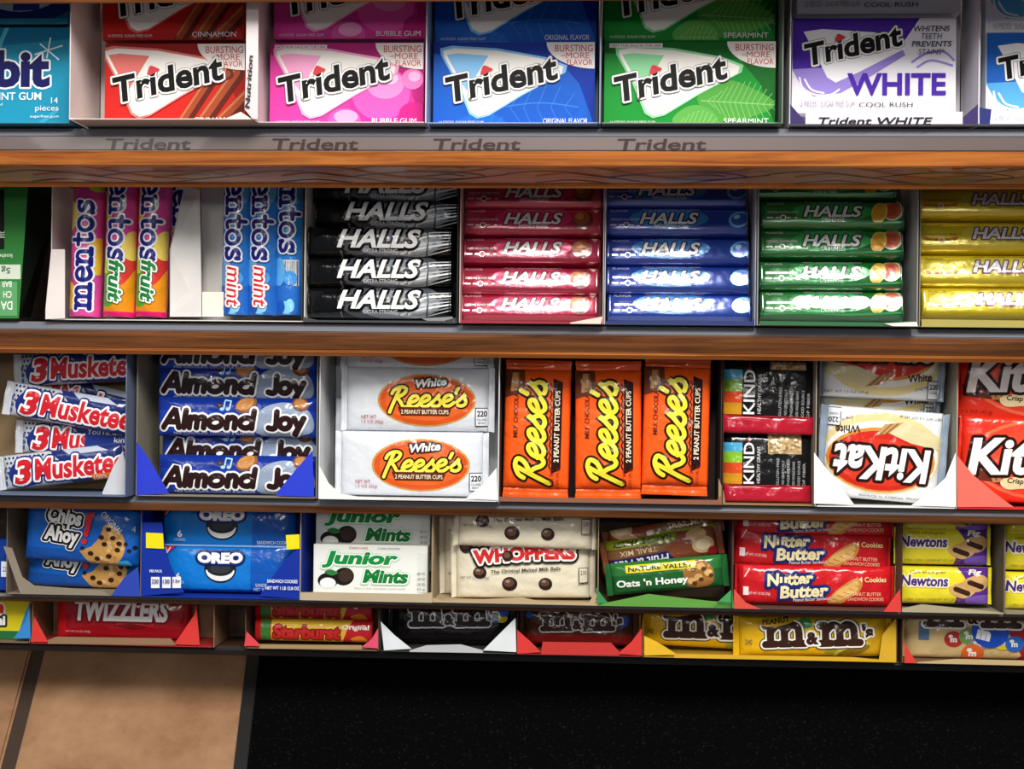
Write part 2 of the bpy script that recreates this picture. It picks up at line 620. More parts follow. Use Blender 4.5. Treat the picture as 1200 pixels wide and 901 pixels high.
def place(P, px, py, label, cat, group=None, rot=0.0, n=0.0, sc=1.0, ty=0.0, tx=0.0, row=None, cut=0):
    """stand a pack on its row: front face n mm out of the row's plane, centre on a pixel ray; first the original, then copies"""
    row = row or P.row
    if not cut and P.kind != 'roll' and abs(rot) < 12:      # keep its hidden top clear of the shelf above
        k = depth_scale(row, px, py, n * .001) * sc
        u = (pt(row, px, py, n * .001) - P0[row]).dot(UV) + P.h / 2 * k * math.cos(R(rot)) + abs(math.sin(R(rot))) * (P.w / 2 + P.crimp) * k
        over = (u - UMAX[row]) / k
        if over > -1: cut = int(over) + 2
    if cut:
        P = crop(P, cut)
        py += cut / 2 * sc
    half = P.t * P.s / 2
    if P.used:
        r = P.root.copy(); COL.objects.link(r)
        for ch in list(P.root.children):
            c = ch.copy(); COL.objects.link(c); c.parent = r
            for sb in list(ch.children):
                d = sb.copy(); COL.objects.link(d); d.parent = c
    else:
        r = P.root
        P.used = True
    k = depth_scale(row, px, py, n * 0.001) / P.s * sc
    loc = pt(row, px, py, n * 0.001) - NV * half
    cw = P.w / 2 + (P.crimp if P.kind == 'flow' else 0)
    ext = (abs(math.sin(R(rot))) * cw + abs(math.cos(R(rot))) * P.h / 2) * P.s * k
    u = (loc - P0[row]).dot(UV)
    lift = U0 + 0.0010 - (u - ext)
    if lift > 0:                     # rest on the tray's base
        loc += UV * lift
    over = (u + max(lift, 0) + ext) - UMAX[row]
    if VERBOSE and (over > 0 or lift > .003):
        print('FIT', label, 'over px %.1f' % (over / P.s), 'lift px %.1f' % (lift / P.s))
    m = ROWM @ Matrix.Rotation(R(rot), 3, 'Z') @ Matrix.Rotation(R(ty), 3, 'Y') @ Matrix.Rotation(R(tx), 3, 'X')
    r.matrix_world = Matrix.Translation(loc) @ m.to_4x4() @ Matrix.Scale(k, 4)
    tag(r, label, cat, group)
    return r

# ------------------------------------------------------------------ trays
def tray(row, name, label, x0, x1, top, col, nf=20, nd=-45, inner=None, flaps=(), back=True, lip=None, lipcol=None, group='display trays on the candy rack', left=True, right=True, cat='display tray', finish='paper', slant=0, base=True, rcol=None):
    """open fronted carton: walls, back and floor, plus front flaps (colour, [(px, py)...]) torn from its front"""
    a = lo(row, x0, LIPY[row], nf * .001); b = lo(row, x1, LIPY[row], nf * .001)
    xa, xb = a.x, b.x
    ut = lo(row, (x0 + x1) / 2, top, 0).y
    NF, ND, u0, th = nf * .001, nd * .001, U0, 0.0007
    ut = min(ut, UMAX[row] - .0015)
    root = empty(name, wl(row, ((xa + xb) / 2, 0, 0)))
    inv = root.matrix_world.inverted()
    def W(x, u, n):
        return wl(row, (x, u, n)) - root.location
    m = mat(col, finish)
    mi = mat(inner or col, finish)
    sl = slant * .001
    if left:
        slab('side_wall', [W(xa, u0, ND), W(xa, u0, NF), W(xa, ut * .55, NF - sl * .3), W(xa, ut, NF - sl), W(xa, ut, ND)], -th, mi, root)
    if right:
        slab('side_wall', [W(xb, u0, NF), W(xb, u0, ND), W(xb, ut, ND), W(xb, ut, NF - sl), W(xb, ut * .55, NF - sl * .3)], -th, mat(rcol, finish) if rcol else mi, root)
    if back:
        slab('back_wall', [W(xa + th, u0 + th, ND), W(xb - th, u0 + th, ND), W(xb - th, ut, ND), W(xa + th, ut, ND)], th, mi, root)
    if base:
        slab('base_panel', [W(xa + th, u0 + th, NF), W(xb - th, u0 + th, NF), W(xb - th, u0 + th, ND), W(xa + th, u0 + th, ND)], th, m, root)
    for fcol, pts in flaps:
        P = [lo(row, p[0], p[1], (p[2] if len(p) > 2 else nf) * .001 + .0003) for p in pts]
        P = [Vector((min(max(q.x, xa - .004), xb + .004), max(q.y, u0), q.z)) for q in P]
        ar = sum(P[i].x * P[(i + 1) % len(P)].y - P[(i + 1) % len(P)].x * P[i].y for i in range(len(P)))
        if ar < 0: P.reverse()
        slab('front_flap', [wl(row, q) - root.location for q in P], th * .8, mat(fcol, finish), root)
    tag(root, label, cat, group)
    return root
# ------------------------------------------------------------------ floor, mat, rack
def floor_pt(px, py, z=0.0):
    d = ray(px, py)
    return CPOS + d * ((z - CPOS.z) / d.z)
def build_floor():
    a, b = floor_pt(45, 757), floor_pt(8, 901)
    g = (a - b).normalized()                     # joint direction, running under the rack
    h = Vector((g.y, -g.x, 0))
    bm = bmesh.new()
    T, J = 0.33, 0.006
    o = b - g * 0.19 + h * (-T)
    for i in range(-2, 6):
        for j in range(-4, 5):
            p = o + h * (T * i) + g * (T * j)
            q = [p + h * J + g * J, p + h * (T - J) + g * J, p + h * (T - J) + g * (T - J), p + h * J + g * (T - J)]
            fs = slab_bm(bm, [Vector((v.x, v.y, 0.0)) for v in q], 0.008)
    bmesh.ops.recalc_face_normals(bm, faces=bm.faces[:])
    bmesh.ops.bevel(bm, geom=[e for e in bm.edges if all(v.co.z > -0.001 for v in e.verts)], offset=0.002, segments=2, affect='EDGES')
    slab_bm(bm, [Vector(v) for v in ((-2, -1.2, -.003), (2, -1.2, -.003), (2, 1.2, -.003), (-2, 1.2, -.003))], 0.01, 1)
    m = bpy.data.materials.new('tile'); m.use_nodes = True
    nt = m.node_tree; bs = nt.nodes['Principled BSDF']
    tc = N(nt, 'ShaderNodeTexCoord'); nz = N(nt, 'ShaderNodeTexNoise'); nz.inputs['Scale'].default_value = 14; nz.inputs['Detail'].default_value = 8
    nz.inputs['Roughness'].default_value = 0.7
    cr = N(nt, 'ShaderNodeValToRGB')
    cr.color_ramp.elements[0].position = .3; cr.color_ramp.elements[0].color = srgb('#7f5a3a')
    cr.color_ramp.elements[1].position = .72; cr.color_ramp.elements[1].color = srgb('#ad8767')
    nt.links.new(tc.outputs['Object'], nz.inputs['Vector']); nt.links.new(nz.outputs['Fac'], cr.inputs[0]); nt.links.new(cr.outputs[0], bs.inputs['Base Color'])
    bs.inputs['Roughness'].default_value = .5
    bp = N(nt, 'ShaderNodeBump'); bp.inputs['Strength'].default_value = .15; bp.inputs['Distance'].default_value = .002
    nt.links.new(nz.outputs['Fac'], bp.inputs['Height']); nt.links.new(bp.outputs[0], bs.inputs['Normal'])
    f = mesh_obj('floor', bm, [m, mat('#3a2a20', 'dull')])
    tag(f, 'beige ceramic tile floor with dark joint at the lower left', None, None, 'structure')
build_floor()

def build_mat():
    z = 0.008
    a, b = floor_pt(289, 757, z), floor_pt(272, 901, z)
    g = (a - b).normalized(); h = Vector((g.y, -g.x, 0)).normalized()
    A, B = b - g * .25, a + g * .12
    W = 1.1
    root = empty('floor_mat', ((A + B) / 2 + h * W / 2) * 1.0)
    off = Vector(root.location); off.z = 0; root.location = off
    m = bpy.data.materials.new('mat_pile'); m.use_nodes = True
    nt = m.node_tree; bs = nt.nodes['Principled BSDF']
    tc = N(nt, 'ShaderNodeTexCoord'); nz = N(nt, 'ShaderNodeTexNoise'); nz.inputs['Scale'].default_value = 420; nz.inputs['Detail'].default_value = 3
    cr = N(nt, 'ShaderNodeValToRGB')
    cr.color_ramp.elements[0].position = .60; cr.color_ramp.elements[0].color = srgb('#040405')
    cr.color_ramp.elements[1].position = .78; cr.color_ramp.elements[1].color = srgb('#1c1d20')
    nt.links.new(tc.outputs['Object'], nz.inputs['Vector']); nt.links.new(nz.outputs['Fac'], cr.inputs[0]); nt.links.new(cr.outputs[0], bs.inputs['Base Color'])
    bs.inputs['Roughness'].default_value = 1.0; bs.inputs['Specular IOR Level'].default_value = 0.05
    bp = N(nt, 'ShaderNodeBump'); bp.inputs['Strength'].default_value = .8; bp.inputs['Distance'].default_value = .003
    nt.links.new(nz.outputs['Fac'], bp.inputs['Height']); nt.links.new(bp.outputs[0], bs.inputs['Normal'])
    q = [A + h * .012, A + h * W, B + h * W, B + h * .012]
    slab('pile', [Vector((p.x, p.y, z)) - off for p in q], .0075, m, root)
    q = [A, A + h * W, B + h * W, B]
    slab('rubber_backing', [Vector((p.x, p.y, .0035)) - off for p in q], .003, mat('#08080a', 'dull'), root)
    tag(root, 'black carpeted floor mat lying on the tiles below the candy rack', 'floor mat')
build_mat()

XL, XR = -0.62, 0.62
def yz_ray(py):
    d = ray(600, py)
    return Vector((d.y, d.z))
def step(prev, py, ang):
    """follow a surface of the moulding at `ang` degrees (0 towards the shopper, 90 straight down) until pixel row py"""
    d = yz_ray(py); c = Vector((CPOS.y, CPOS.z)); e = Vector((-math.cos(R(ang)), -math.sin(R(ang))))
    det = d.x * (-e.y) + e.x * d.y
    r = prev - c
    t = (r.x * (-e.y) + e.x * r.y) / det
    return c + d * t
def prism(name, prof, back, m, parent, off):
    """extrude a YZ outline along the shelf"""
    pts = list(prof) + [Vector(p) + Vector(back) for p in reversed(prof)]
    bm = bmesh.new()
    a = [bm.verts.new(Vector((XL, p[0], p[1])) - off) for p in pts]
    b = [bm.verts.new(Vector((XR, p[0], p[1])) - off) for p in pts]
    k = len(pts)
    bm.faces.new(a); bm.faces.new(list(reversed(b)))
    for i in range(k):
        j = (i + 1) % k
        bm.faces.new((a[j], a[i], b[i], b[j]))
    bmesh.ops.recalc_face_normals(bm, faces=bm.faces[:])
    bmesh.ops.bevel(bm, geom=[e for e in bm.edges if abs((e.verts[0].co - e.verts[1].co).x) > .5], offset=0.0008, segments=2, affect='EDGES')
    return mesh_obj(name, bm, m, parent)
def print_on(name, parent, off, origin, xd, yd, items, m, lift=0.0003):
    """flat print on a plane: items are (verts, faces) in metres"""
    nd = xd.cross(yd).normalized()
    bm = bmesh.new()
    for V, Fc in items:
        vv = [bm.verts.new(origin + xd * x + yd * y + nd * lift - off) for x, y in V]
        for f in Fc:
            try: bm.faces.new([vv[i] for i in f])
            except ValueError: pass
    return mesh_obj(name, bm, m, parent)
def fit_text(body, cx, cy, w, h, bold=0.0, shear=0.0):
    v, f = text_mesh(body, bold, shear)
    x0 = min(a for a, b in v); x1 = max(a for a, b in v); y0 = min(b for a, b in v); y1 = max(b for a, b in v)
    return ([(cx + ((a - x0) / (x1 - x0) - .5) * w, cy + ((b - y0) / (y1 - y0) - .5) * h) for a, b in v], f)

M_RAIL = bpy.data.materials.new('grey_rail'); M_RAIL.use_nodes = True
_b = M_RAIL.node_tree.nodes['Principled BSDF']
_b.inputs['Base Color'].default_value = srgb('#80838c'); _b.inputs['Roughness'].default_value = .32; _b.inputs['Metallic'].default_value = .25
M_STRIP = bpy.data.materials.new('smoked_strip'); M_STRIP.use_nodes = True
_b = M_STRIP.node_tree.nodes['Principled BSDF']
_b.inputs['Base Color'].default_value = srgb('#5c4e4d'); _b.inputs['Roughness'].default_value = .36; _b.inputs['Coat Weight'].default_value = .3
W_LIGHT = wood('honey_wood', '#8a3f10', '#e08a3c', .35, .5)
W_DARK = wood('red_brown_wood', '#96501f', '#c87c3e', .24, .5, 9.0, .02)
W_MID = wood('brown_wood', '#57301a', '#a86a3c', .34, .4)
W_BACK = wood('board_wood', '#3a2114', '#5c3a24', .6, .1)
RD = Vector((math.cos(R(PITCH)), -math.sin(R(PITCH))))       # away from the camera in YZ
def lip2(k):
    return Vector((P0[k].y, P0[k].z))
def shelf(k, label, depth=0.115):
    L = lip2(k)
    root = empty('wooden_shelf', (0, P0[k].y, P0[k].z))
    off = Vector(root.location)
    dn = -Vector((UV.y, UV.z))
    board = [L + RD * 0.004, L + RD * depth]
    prism('board', [L + RD * .003, L + RD * .003 + dn * .006], RD * depth, W_BACK, root, off)
    if k < 5 or True:
        bk = L + RD * (depth - .006)
        up = -dn
        prism('back_panel', [bk + up * .001, bk + up * min(.125, UMAX[k] - .001)], RD * .005, W_BACK, root, off)
    B = RD * .010
    if k == 1:
        p1 = step(L, 160, 4); p2 = step(p1, 177, 48); p3 = step(p2, 195, 66); p4 = step(p3, 215.5, 118); p5 = step(p4, 220.5, 88)
        prism('rail', [L, p1], Vector((.004, -.008)), M_RAIL, root, off)
        prism('label_strip', [p1, p2], B, M_STRIP, root, off)
        prism('trim', [p2, p3], RD * .012, W_LIGHT, root, off)
        prism('carved_moulding', [p3 + Vector((.002, 0)), p4], Vector((.014, .006)), W_DARK, root, off)
        prism('bead', [p4 - Vector((.001, 0)), p5 - Vector((.001, 0))], Vector((.008, .001)), W_LIGHT, root, off)
        # faint name repeated along the strip
        yd = Vector((0, p1.x - p2.x, p1.y - p2.y)); ln = yd.length; yd.normalize()
        o = Vector((0, p2.x, p2.y))
        it = []
        for px in (178, 372, 560, 775):
            x = pt(1, px, 168, 0).x
            it.append(fit_text('Trident', x, ln * .46, .060, ln * .78, .02, .1))
        it2 = print_on('faint_lettering', root, off, o, XV, yd, it, mat('#352624', 'ink'))
        # carving
        yd = Vector((0, p3.x - p4.x, p3.y - p4.y)); ln = yd.length; yd.normalize()
        D = Pack(10, 10, 'box', '#000000', 1)
        lines = []
        x = -0.60
        while x < .6:
            lines.append([(x, ln * .75), (x + .03, ln * .9), (x + .07, ln * .55), (x + .11, ln * .2), (x + .15, ln * .45), (x + .18, ln * .7)])
            lines.append([(x + .07, ln * .55), (x + .10, ln * .8), (x + .14, ln * .85), (x + .165, ln * .6), (x + .14, ln * .42), (x + .11, ln * .5)])
            lines.append([(x + .02, ln * .25), (x + .045, ln * .4), (x + .07, ln * .22)])
            lines.append([(x + .125, ln * .62), (x + .14, ln * .7), (x + .15, ln * .62)])
            x += .18
        D.ribbon(lines, .0017, '#000000')
        _, _, _, V, Fc = D.items[0]
        print_on('carving', root, off, Vector((0, p4.x, p4.y)) + Vector((0, .002, 0)) * 0, XV, yd, [(V, Fc)], mat('#2a0e06', 'ink'), .0022)
    elif k == 2:
        p1 = step(L, 391, 6); p2 = step(p1, 397, 70); p3 = step(p2, 412.5, 86); p4 = step(p3, 419, 92)
        prism('rail', [L, p1], Vector((.004, -.008)), M_RAIL, root, off)
        prism('trim', [p1, p2, p3], RD * .010, W_MID, root, off)
        prism('bead', [p3 + Vector((-.0012, 0)), p4 + Vector((-.0012, 0))], Vector((.010, .001)), W_DARK, root, off)
    elif k == 3:
        p1 = step(L, 596, 6); p2 = step(p1, 605, 86)
        prism('rail', [L, p1], Vector((.004, -.008)), M_RAIL, root, off)
        prism('trim', [p1, p2], RD * .008, W_MID, root, off)
    elif k == 4:
        p1 = step(L, 711, 10); p2 = step(p1, 716, 80)
        prism('rail', [L, p1], Vector((.004, -.008)), M_RAIL, root, off)
        prism('trim', [p1, p2], RD * .009, W_BACK, root, off)
    else:
        p1 = step(L, 768, 10); p2 = step(p1, 775, 80)
        prism('rail', [L, p1, p2], RD * .010 + Vector((0, -.001)), mat('#15161a', 'dull'), root, off)
    tag(root, label, 'shelf', 'tilted shelves of the candy rack')
    return root
shelf(1, 'wooden shelf under the gum with honey trim and carved red-brown moulding')
shelf(2, 'wooden shelf with plain brown front under the rows of cough drop rolls')
shelf(3, 'thin wooden shelf edge under the orange peanut butter cup packs and wafer bars', .095)
shelf(4, 'dark narrow shelf edge under the cookie packs and white mint boxes', .080)
shelf(5, 'black lowest shelf rail just above the floor mat', .052)
# the shelf over the gum, of which only its lower edge shows
def top_shelf():
    c = Vector((CPOS.y, CPOS.z)); d = yz_ray(2.0)
    e = c + d * 0.905
    root = empty('wooden_shelf', (0, e.x, e.y)); off = Vector(root.location)
    t = e + Vector((-.002, .085))
    prism('trim', [t, e], Vector((.014, 0)), W_MID, root, off)
    prism('board', [e + Vector((.012, .083)), e + Vector((.012, .077))], RD * .13, W_BACK, root, off)
    tag(root, 'brown underside edge of the shelf above the gum at the very top', 'shelf', 'tilted shelves of the candy rack')
top_shelf()

def back_wall():
    bm = bmesh.new()
    slab_bm(bm, [Vector(v) for v in ((-2, 1.18, -.01), (2, 1.18, -.01), (2, 1.18, 2.6), (-2, 1.18, 2.6))], .05)
    tag(mesh_obj('wall_back', bm, mat('#b8aa98', 'dull')), 'plain tan wall behind the candy rack', None, None, 'structure')
back_wall()
# ------------------------------------------------------------------ row 1: chewing gum
def trident(name, base, dark, tri_in, art, H=98, W=180, usa=False, flav='', badge=True, lx=-14):
    P = Pack(W, H, 'box', base, 1, t=20, finish='card')
    dx = 0
    P.rect(-W / 2, -H / 2, W / 2, H / 2, base)
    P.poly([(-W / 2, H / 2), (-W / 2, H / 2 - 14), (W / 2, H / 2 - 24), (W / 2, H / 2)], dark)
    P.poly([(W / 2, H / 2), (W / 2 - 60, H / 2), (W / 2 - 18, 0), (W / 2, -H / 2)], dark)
    P.part = 'picture'
    art(P)
    tri = [(-83, 39), (-70, 42), (-20, 39), (35, 29), (58, 20), (56, 12), (10, -12), (-28, -35), (-41, -38), (-50, -33), (-64, 0), (-82, 32)]
    P.poly([(x * 1.06 + 1, y * 1.07) for x, y in tri], tri_in)
    P.poly(tri, '#f2eee9')
    P.poly([(-79, 34), (-66, 36), (-30, 33), (-44, 10), (-55, -8), (-62, 2)], tri_in)
    P.part = 'badge' if badge else 'wrapper'
    if badge:
        pts = [(W / 2, H / 2 - 1)] + [(W / 2 - 57 * math.cos(R(a)), H / 2 - 1 - 31 * math.sin(R(a))) for a in range(0, 91, 9)]
        P.poly(pts, '#efe9e6')
        P.tiny(W / 2 - 47, H / 2 - 12, W / 2 - 3, H / 2 - 4, '#c4332c', 'BURSTING')
        P.tiny(W / 2 - 34, H / 2 - 20, W / 2 - 7, H / 2 - 13, '#c4332c', 'MORE')
        P.tiny(W / 2 - 33, H / 2 - 28, W / 2 - 3, H / 2 - 21, '#c4332c', 'FLAVOR')
        P.tiny(W / 2 - 40, H / 2 - 18, W / 2 - 35, H / 2 - 15, '#c4332c', 'with')
    P.part = 'wrapper'
    if usa:
        P.rect(-W / 2 + 6, H / 2 - 8, -W / 2 + 68, H / 2 - 3, '#eadfe2')
        P.tiny(-W / 2 + 8, H / 2 - 7, -W / 2 + 66, H / 2 - 4, '#6d4a55', 'NOT FOR SALE IN THE USA')
    if flav:
        P.tiny(W / 2 - 60, -H / 2 + 3, W / 2 - 8, -H / 2 + 9, '#f3eef2', flav)
        P.tiny(-W / 2 + 8, -H / 2 + 3, -W / 2 + 60, -H / 2 + 6, '#e6d8de', '14 STICKS  SUGAR FREE GUM')
    tlogo(P, lx, 6)
    return P.build('gum_pack')
def tlogo(P, cx, cy, k=1.0):
    P.part = 'logo'
    P.text('Trident', cx, cy, 132 * k, 31 * k, '#08080a', 12.5, 0.12, 0.032, [('#77747a', 2.6), ('#f6f4f2', 2.0)])
    P.blob([(cx - 24 * k, cy + 4 * k), (cx - 22 * k, cy + 15 * k), (cx - 14 * k, cy + 13 * k), (cx - 11 * k, cy + 10 * k)], '#d8404a', 3)
def art_cinnamon(P):
    for (x0, y0, x1, y1, w) in ((10, -46, 44, 6, 15), (30, -50, 74, 12, 17), (48, -52, 92, -8, 16)):
        P.ribbon([[(x0, y0), (x1, y1)]], w, '#5a1d0e'); P.ribbon([[(x0 - 2, y0 + 2), (x1 - 2, y1 + 2)]], w - 6, '#9a4527'); P.ribbon([[(x0 - 4, y0 + 4), (x1 - 4, y1 + 3)]], 2.5, '#c06a44')
    P.ell(62, 12, 8, 7, '#6b2412'); P.ell(62, 12, 4.5, 4, '#a04a2c')
def art_bubble(P):
    P.ell(40, -14, 38, 36, '#e0319a'); P.ell(41, -11, 34, 31, '#ee57b1'); P.ell(46, 0, 22, 17, '#f28ac8'); P.ell(52, 7, 9, 7, '#f9c2e2')
    P.ell(78, 6, 13, 12, '#f07cc0'); P.ell(80, 9, 7, 6, '#f8b2dc')
    P.ell(-2, -44, 20, 16, '#e858ad'); P.ell(0, -38, 14, 8, '#f7a3d4')
    P.ell(80, -36, 18, 15, '#c81d82')
def leaf(P, pts, col, vein, mid, nv=6):
    P.blob(pts, col)
    P.ribbon([mid], 1.2, vein)
    (x0, y0), (x1, y1) = mid[0], mid[-1]
    dx, dy = x1 - x0, y1 - y0
    L = []
    for i in range(1, nv):
        t = i / nv
        k = 0.30 * (1 - abs(2 * t - 1) ** 2)
        bx, by = x0 + dx * t, y0 + dy * t
        L.append([(bx, by), (bx + dx * .12 - dy * k, by + dy * .12 + dx * k)])
        L.append([(bx, by), (bx + dx * .12 + dy * k, by + dy * .12 - dx * k)])
    P.ribbon(L, 0.7, vein, False)
def art_blueleaf(P):
    leaf(P, [(-24, -26), (6, -2), (40, -2), (78, -26), (50, -44), (10, -50)], '#0f55b8', '#3a80d4', [(-20, -28), (30, -22), (76, -27)])
    leaf(P, [(-70, -48), (-44, -34), (-18, -38), (-8, -50), (-30, -58)], '#1565c8', '#3a80d4', [(-66, -48), (-10, -48)])
def art_greenleaf(P):
    leaf(P, [(10, -14), (40, 4), (70, -4), (100, -24), (70, -40), (36, -46), (18, -34)], '#4c9a3c', '#86bf6c', [(14, -20), (50, -22), (98, -25)], 13)
    leaf(P, [(-20, -44), (0, -26), (24, -30), (34, -50), (6, -62)], '#5aa548', '#8cc472', [(-16, -46), (32, -46)], 9)
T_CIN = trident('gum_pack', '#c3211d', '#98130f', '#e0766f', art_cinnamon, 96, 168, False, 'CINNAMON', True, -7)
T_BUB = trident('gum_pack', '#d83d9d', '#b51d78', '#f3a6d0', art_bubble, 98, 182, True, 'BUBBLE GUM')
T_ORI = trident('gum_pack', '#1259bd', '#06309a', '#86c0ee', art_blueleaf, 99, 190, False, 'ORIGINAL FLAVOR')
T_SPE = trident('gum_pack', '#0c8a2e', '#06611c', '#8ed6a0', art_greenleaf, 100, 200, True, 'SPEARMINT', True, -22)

def trident_white(base, c1, c2, flav, W=190, H=112):
    P = Pack(W, H, 'box', '#ece9f1', 1, t=20, finish='card')
    P.rect(-W / 2, -H / 2, W / 2, H / 2, '#ece9f1')
    P.part = 'picture'
    P.rect(-W / 2, -4, -W / 2 + 60, H / 2, c1)
    P.poly([(-W / 2, H / 2), (W / 2 - 42, H / 2), (W / 2 - 66, 20), (-W / 2 + 50, 10), (-W / 2, -4)], c1)
    P.poly([(-W / 2, -4), (-20, 0), (30, 26), (36, 12), (-6, -14), (-38, -32), (-70, -36), (-86, -20)], c2)
    P.ribbon([[(-86, -14), (-82, -26), (-68, -34), (-50, -34), (-40, -28)], [(-80, -16), (-72, -28), (-58, -32)]], 2.2, '#f3f0fa')
    P.ribbon([[(44, 4), (60, 14), (80, 16), (92, 6)], [(50, -2), (66, 6), (90, 0)]], 2.5, c2)
    P.poly([(-82, 40), (-60, 43), (0, 39), (36, 30), (36, 20), (-18, -8), (-44, -20), (-54, -14), (-66, 10)], '#f6f4f8')
    tlogo(P, -24, 24, .86)
    P.text('WHITE', 26, -22, 114, 26, c1, 0, 0.0, 0.03)
    P.part = 'wrapper'
    for i, (b, w) in enumerate((('WHITENS', 42), ('TEETH', 24), ('PREVENTS', 46), ('STAINS*', 30))):
        P.text(b, 66, 43 - i * 9, w, 6.6, '#3d3b58', 0, .15, .015 if i % 2 == 0 else 0)
    P.part = 'wrapper'
    P.text('COOL RUSH' if flav else 'MINT', 14, -46, 62, 5.5, '#3a3a44')
    P.text('16 PIECES   SUGAR FREE GUM', -54, -45, 64, 7, '#a29daa')
    return P.build('gum_pack')
T_WHI = trident_white('#ece9f1', '#4a23a6', '#9a86d8', True)
T_WHB = trident_white('#ece9f1', '#1d63c0', '#58a9e4', False)
def orbit():
    P = Pack(150, 116, 'box', '#1a8fb2', 1, t=22, finish='card')
    P.rect(-75, -58, 75, 58, '#1a8fb2')
    P.poly([(-75, 58), (75, 58), (75, 44), (-75, 30)], '#0d6f97')
    P.part = 'picture'
    P.ribbon([[(-70, 52), (-20, 20), (-6, 44), (0, 58)]], 5, '#53bcd2')
    P.ribbon([[(48, 22), (52, 45)], [(34, 26), (66, 36)], [(40, 38), (62, 20)]], 1.6, '#e4f6fa')
    P.ribbon([[(40, -56), (60, -40)], [(-60, -30), (-20, -54)]], 5, '#2ba7c4')
    P.part = 'logo'
    P.text('orbit', -10, 9, 124, 44, '#14175a', 0, 0, .045, [('#f0f7fa', 2.2)])
    P.part = 'wrapper'
    P.text('PEPPERMINT GUM', -8, -23, 100, 9, '#eef8fb', 0, 0, .01)
    P.text('artificially flavored', -30, -33, 52, 4, '#cdebf2')
    P.text('pieces', 49, -38, 28, 8, '#eef8fb'); P.text('14', 58, -28, 8, 7, '#eef8fb'); P.text('sugarfree gum', 46, -47, 34, 4, '#eef8fb')
    return P.build('gum_pack')
T_ORB = orbit()
def orbit_top():
    P = Pack(150, 90, 'box', '#1779a0', 1, t=22, finish='card')
    P.rect(-75, -45, 75, 45, '#157096')
    P.part = 'picture'
    P.ell(20, 0, 72, 44, '#1d2f78'); P.ell(16, 4, 56, 34, '#a8c8d4'); P.poly([(8, 38), (36, 38), (40, -28), (8, -29)], '#2c3a9a')
    P.rect(-75, -45, 75, -38, '#3fa3bd')
    return P.build('gum_pack')
T_ORT = orbit_top()

G = 'chewing gum packs on the top shelf'
place(T_CIN, 205, 99, 'red cinnamon gum pack, lower of the two in its white tray', 'gum', G, n=-4)
place(T_CIN, 203, -1, 'dark upper red cinnamon gum pack, cut off by the top edge', 'gum', G, n=-10)
place(T_BUB, 406, 102, 'pink bubble gum pack with printed bubbles, lower of two', 'gum', G, n=-4)
place(T_BUB, 411, -3, 'upper pink bubble gum pack, its lettering half cut off at the top', 'gum', G, n=-12)
place(T_ORI, 602, 101, 'blue original flavor gum pack with printed leaf, lower of two', 'gum', G, n=-4)
place(T_ORI, 604, 1, 'upper blue original flavor gum pack in shadow', 'gum', G, n=-10)
place(T_SPE, 808, 100, 'green spearmint gum pack with bright mint leaf, lower of two', 'gum', G, n=-4)
place(T_SPE, 808, -2, 'upper green spearmint gum pack in deep shadow', 'gum', G, n=-10)
place(T_WHI, 1024, 77, 'white and purple whitening gum pack standing in a cut-out tray', 'gum', G, n=-10)
place(T_WHI, 1030, -40, 'upper white gum pack showing only its cool rush bottom line', 'gum', G, n=-16)
place(T_WHB, 1252, 98, 'white and blue whitening gum pack at the right edge, lower one', 'gum', G, n=-8)
place(T_WHB, 1252, -14, 'white and blue whitening gum pack at the right edge, upper one', 'gum', G, n=-14)
place(T_ORB, 8, 90, 'teal peppermint gum pack at the far left of the top shelf', 'gum', G, n=-4)
place(T_ORT, 8, -16, 'upper teal gum pack with round dark blue badge at top left corner', 'gum', G, n=-8)

tray(1, 'display_tray', 'pale pinkish gum tray holding red cinnamon packs', 82, 296, -40, '#d8ccc8', nf=26, nd=-30,
     flaps=[('#e8dcd6', [(82, 138), (95, 147), (185, 141), (215, 147), (262, 146), (282, 131), (296, 149), (296, 151), (82, 151)])])
tp = tray(1, 'display_tray', 'white gum tray with printed side around the pink bubble gum', 299, 498, -40, '#d9cfd4', nf=14, nd=-30, flaps=[('#c63a8e', [(313, 147), (490, 149), (497, 146), (498, 152), (299, 152), (299, 146)]), ('#dcd2d4', [(289, -8, 27.5), (303, -8, 27.5), (302, 147, 27.5), (296, 147, 27.5), (284, 128, 27.5), (288, 90, 27.5)])])
tray(1, 'display_tray', 'thin blue gum tray around the blue original flavor packs', 500, 702, -40, '#8fa2c8', nf=12, nd=-30, flaps=[('#143f9e', [(500, 146), (540, 149), (690, 149), (702, 144), (702, 152), (500, 152)])])
tray(1, 'display_tray', 'gum tray with green front lip around the spearmint packs', 704, 916, -40, '#76847c', nf=12, nd=-30, flaps=[('#0f6b2a', [(704, 146), (730, 149), (880, 149), (906, 149), (916, 143), (916, 152), (704, 152)])])
tw = tray(1, 'display_tray', 'white gum tray with dark purple corner gussets around the whitening pack', 926, 1146, -60, '#cfccd4', nf=10, nd=-34,
     flaps=[('#2b1a5e', [(926, 122), (940, 138), (944, 150), (926, 150)]), ('#ece9ee', [(944, 131), (1100, 131), (1128, 131), (1128, 150), (944, 150)]), ('#2b1a5e', [(1128, 138), (1146, 122), (1146, 150), (1128, 150)])])
tray(1, 'display_tray', 'white gum tray cut by the right edge of the top shelf', 1148, 1375, -60, '#cfd3dc', nf=10, nd=-30, flaps=[('#12206e', [(1148, 126), (1162, 128), (1160, 150), (1148, 150)])])
tray(1, 'display_tray', 'teal gum tray cut by the left edge of the top shelf', -90, 80, -60, '#3b7f98', nf=12, nd=-34, flaps=[('#1b7a98', [(-90, 142), (84, 145), (80, 151), (-90, 151)])])
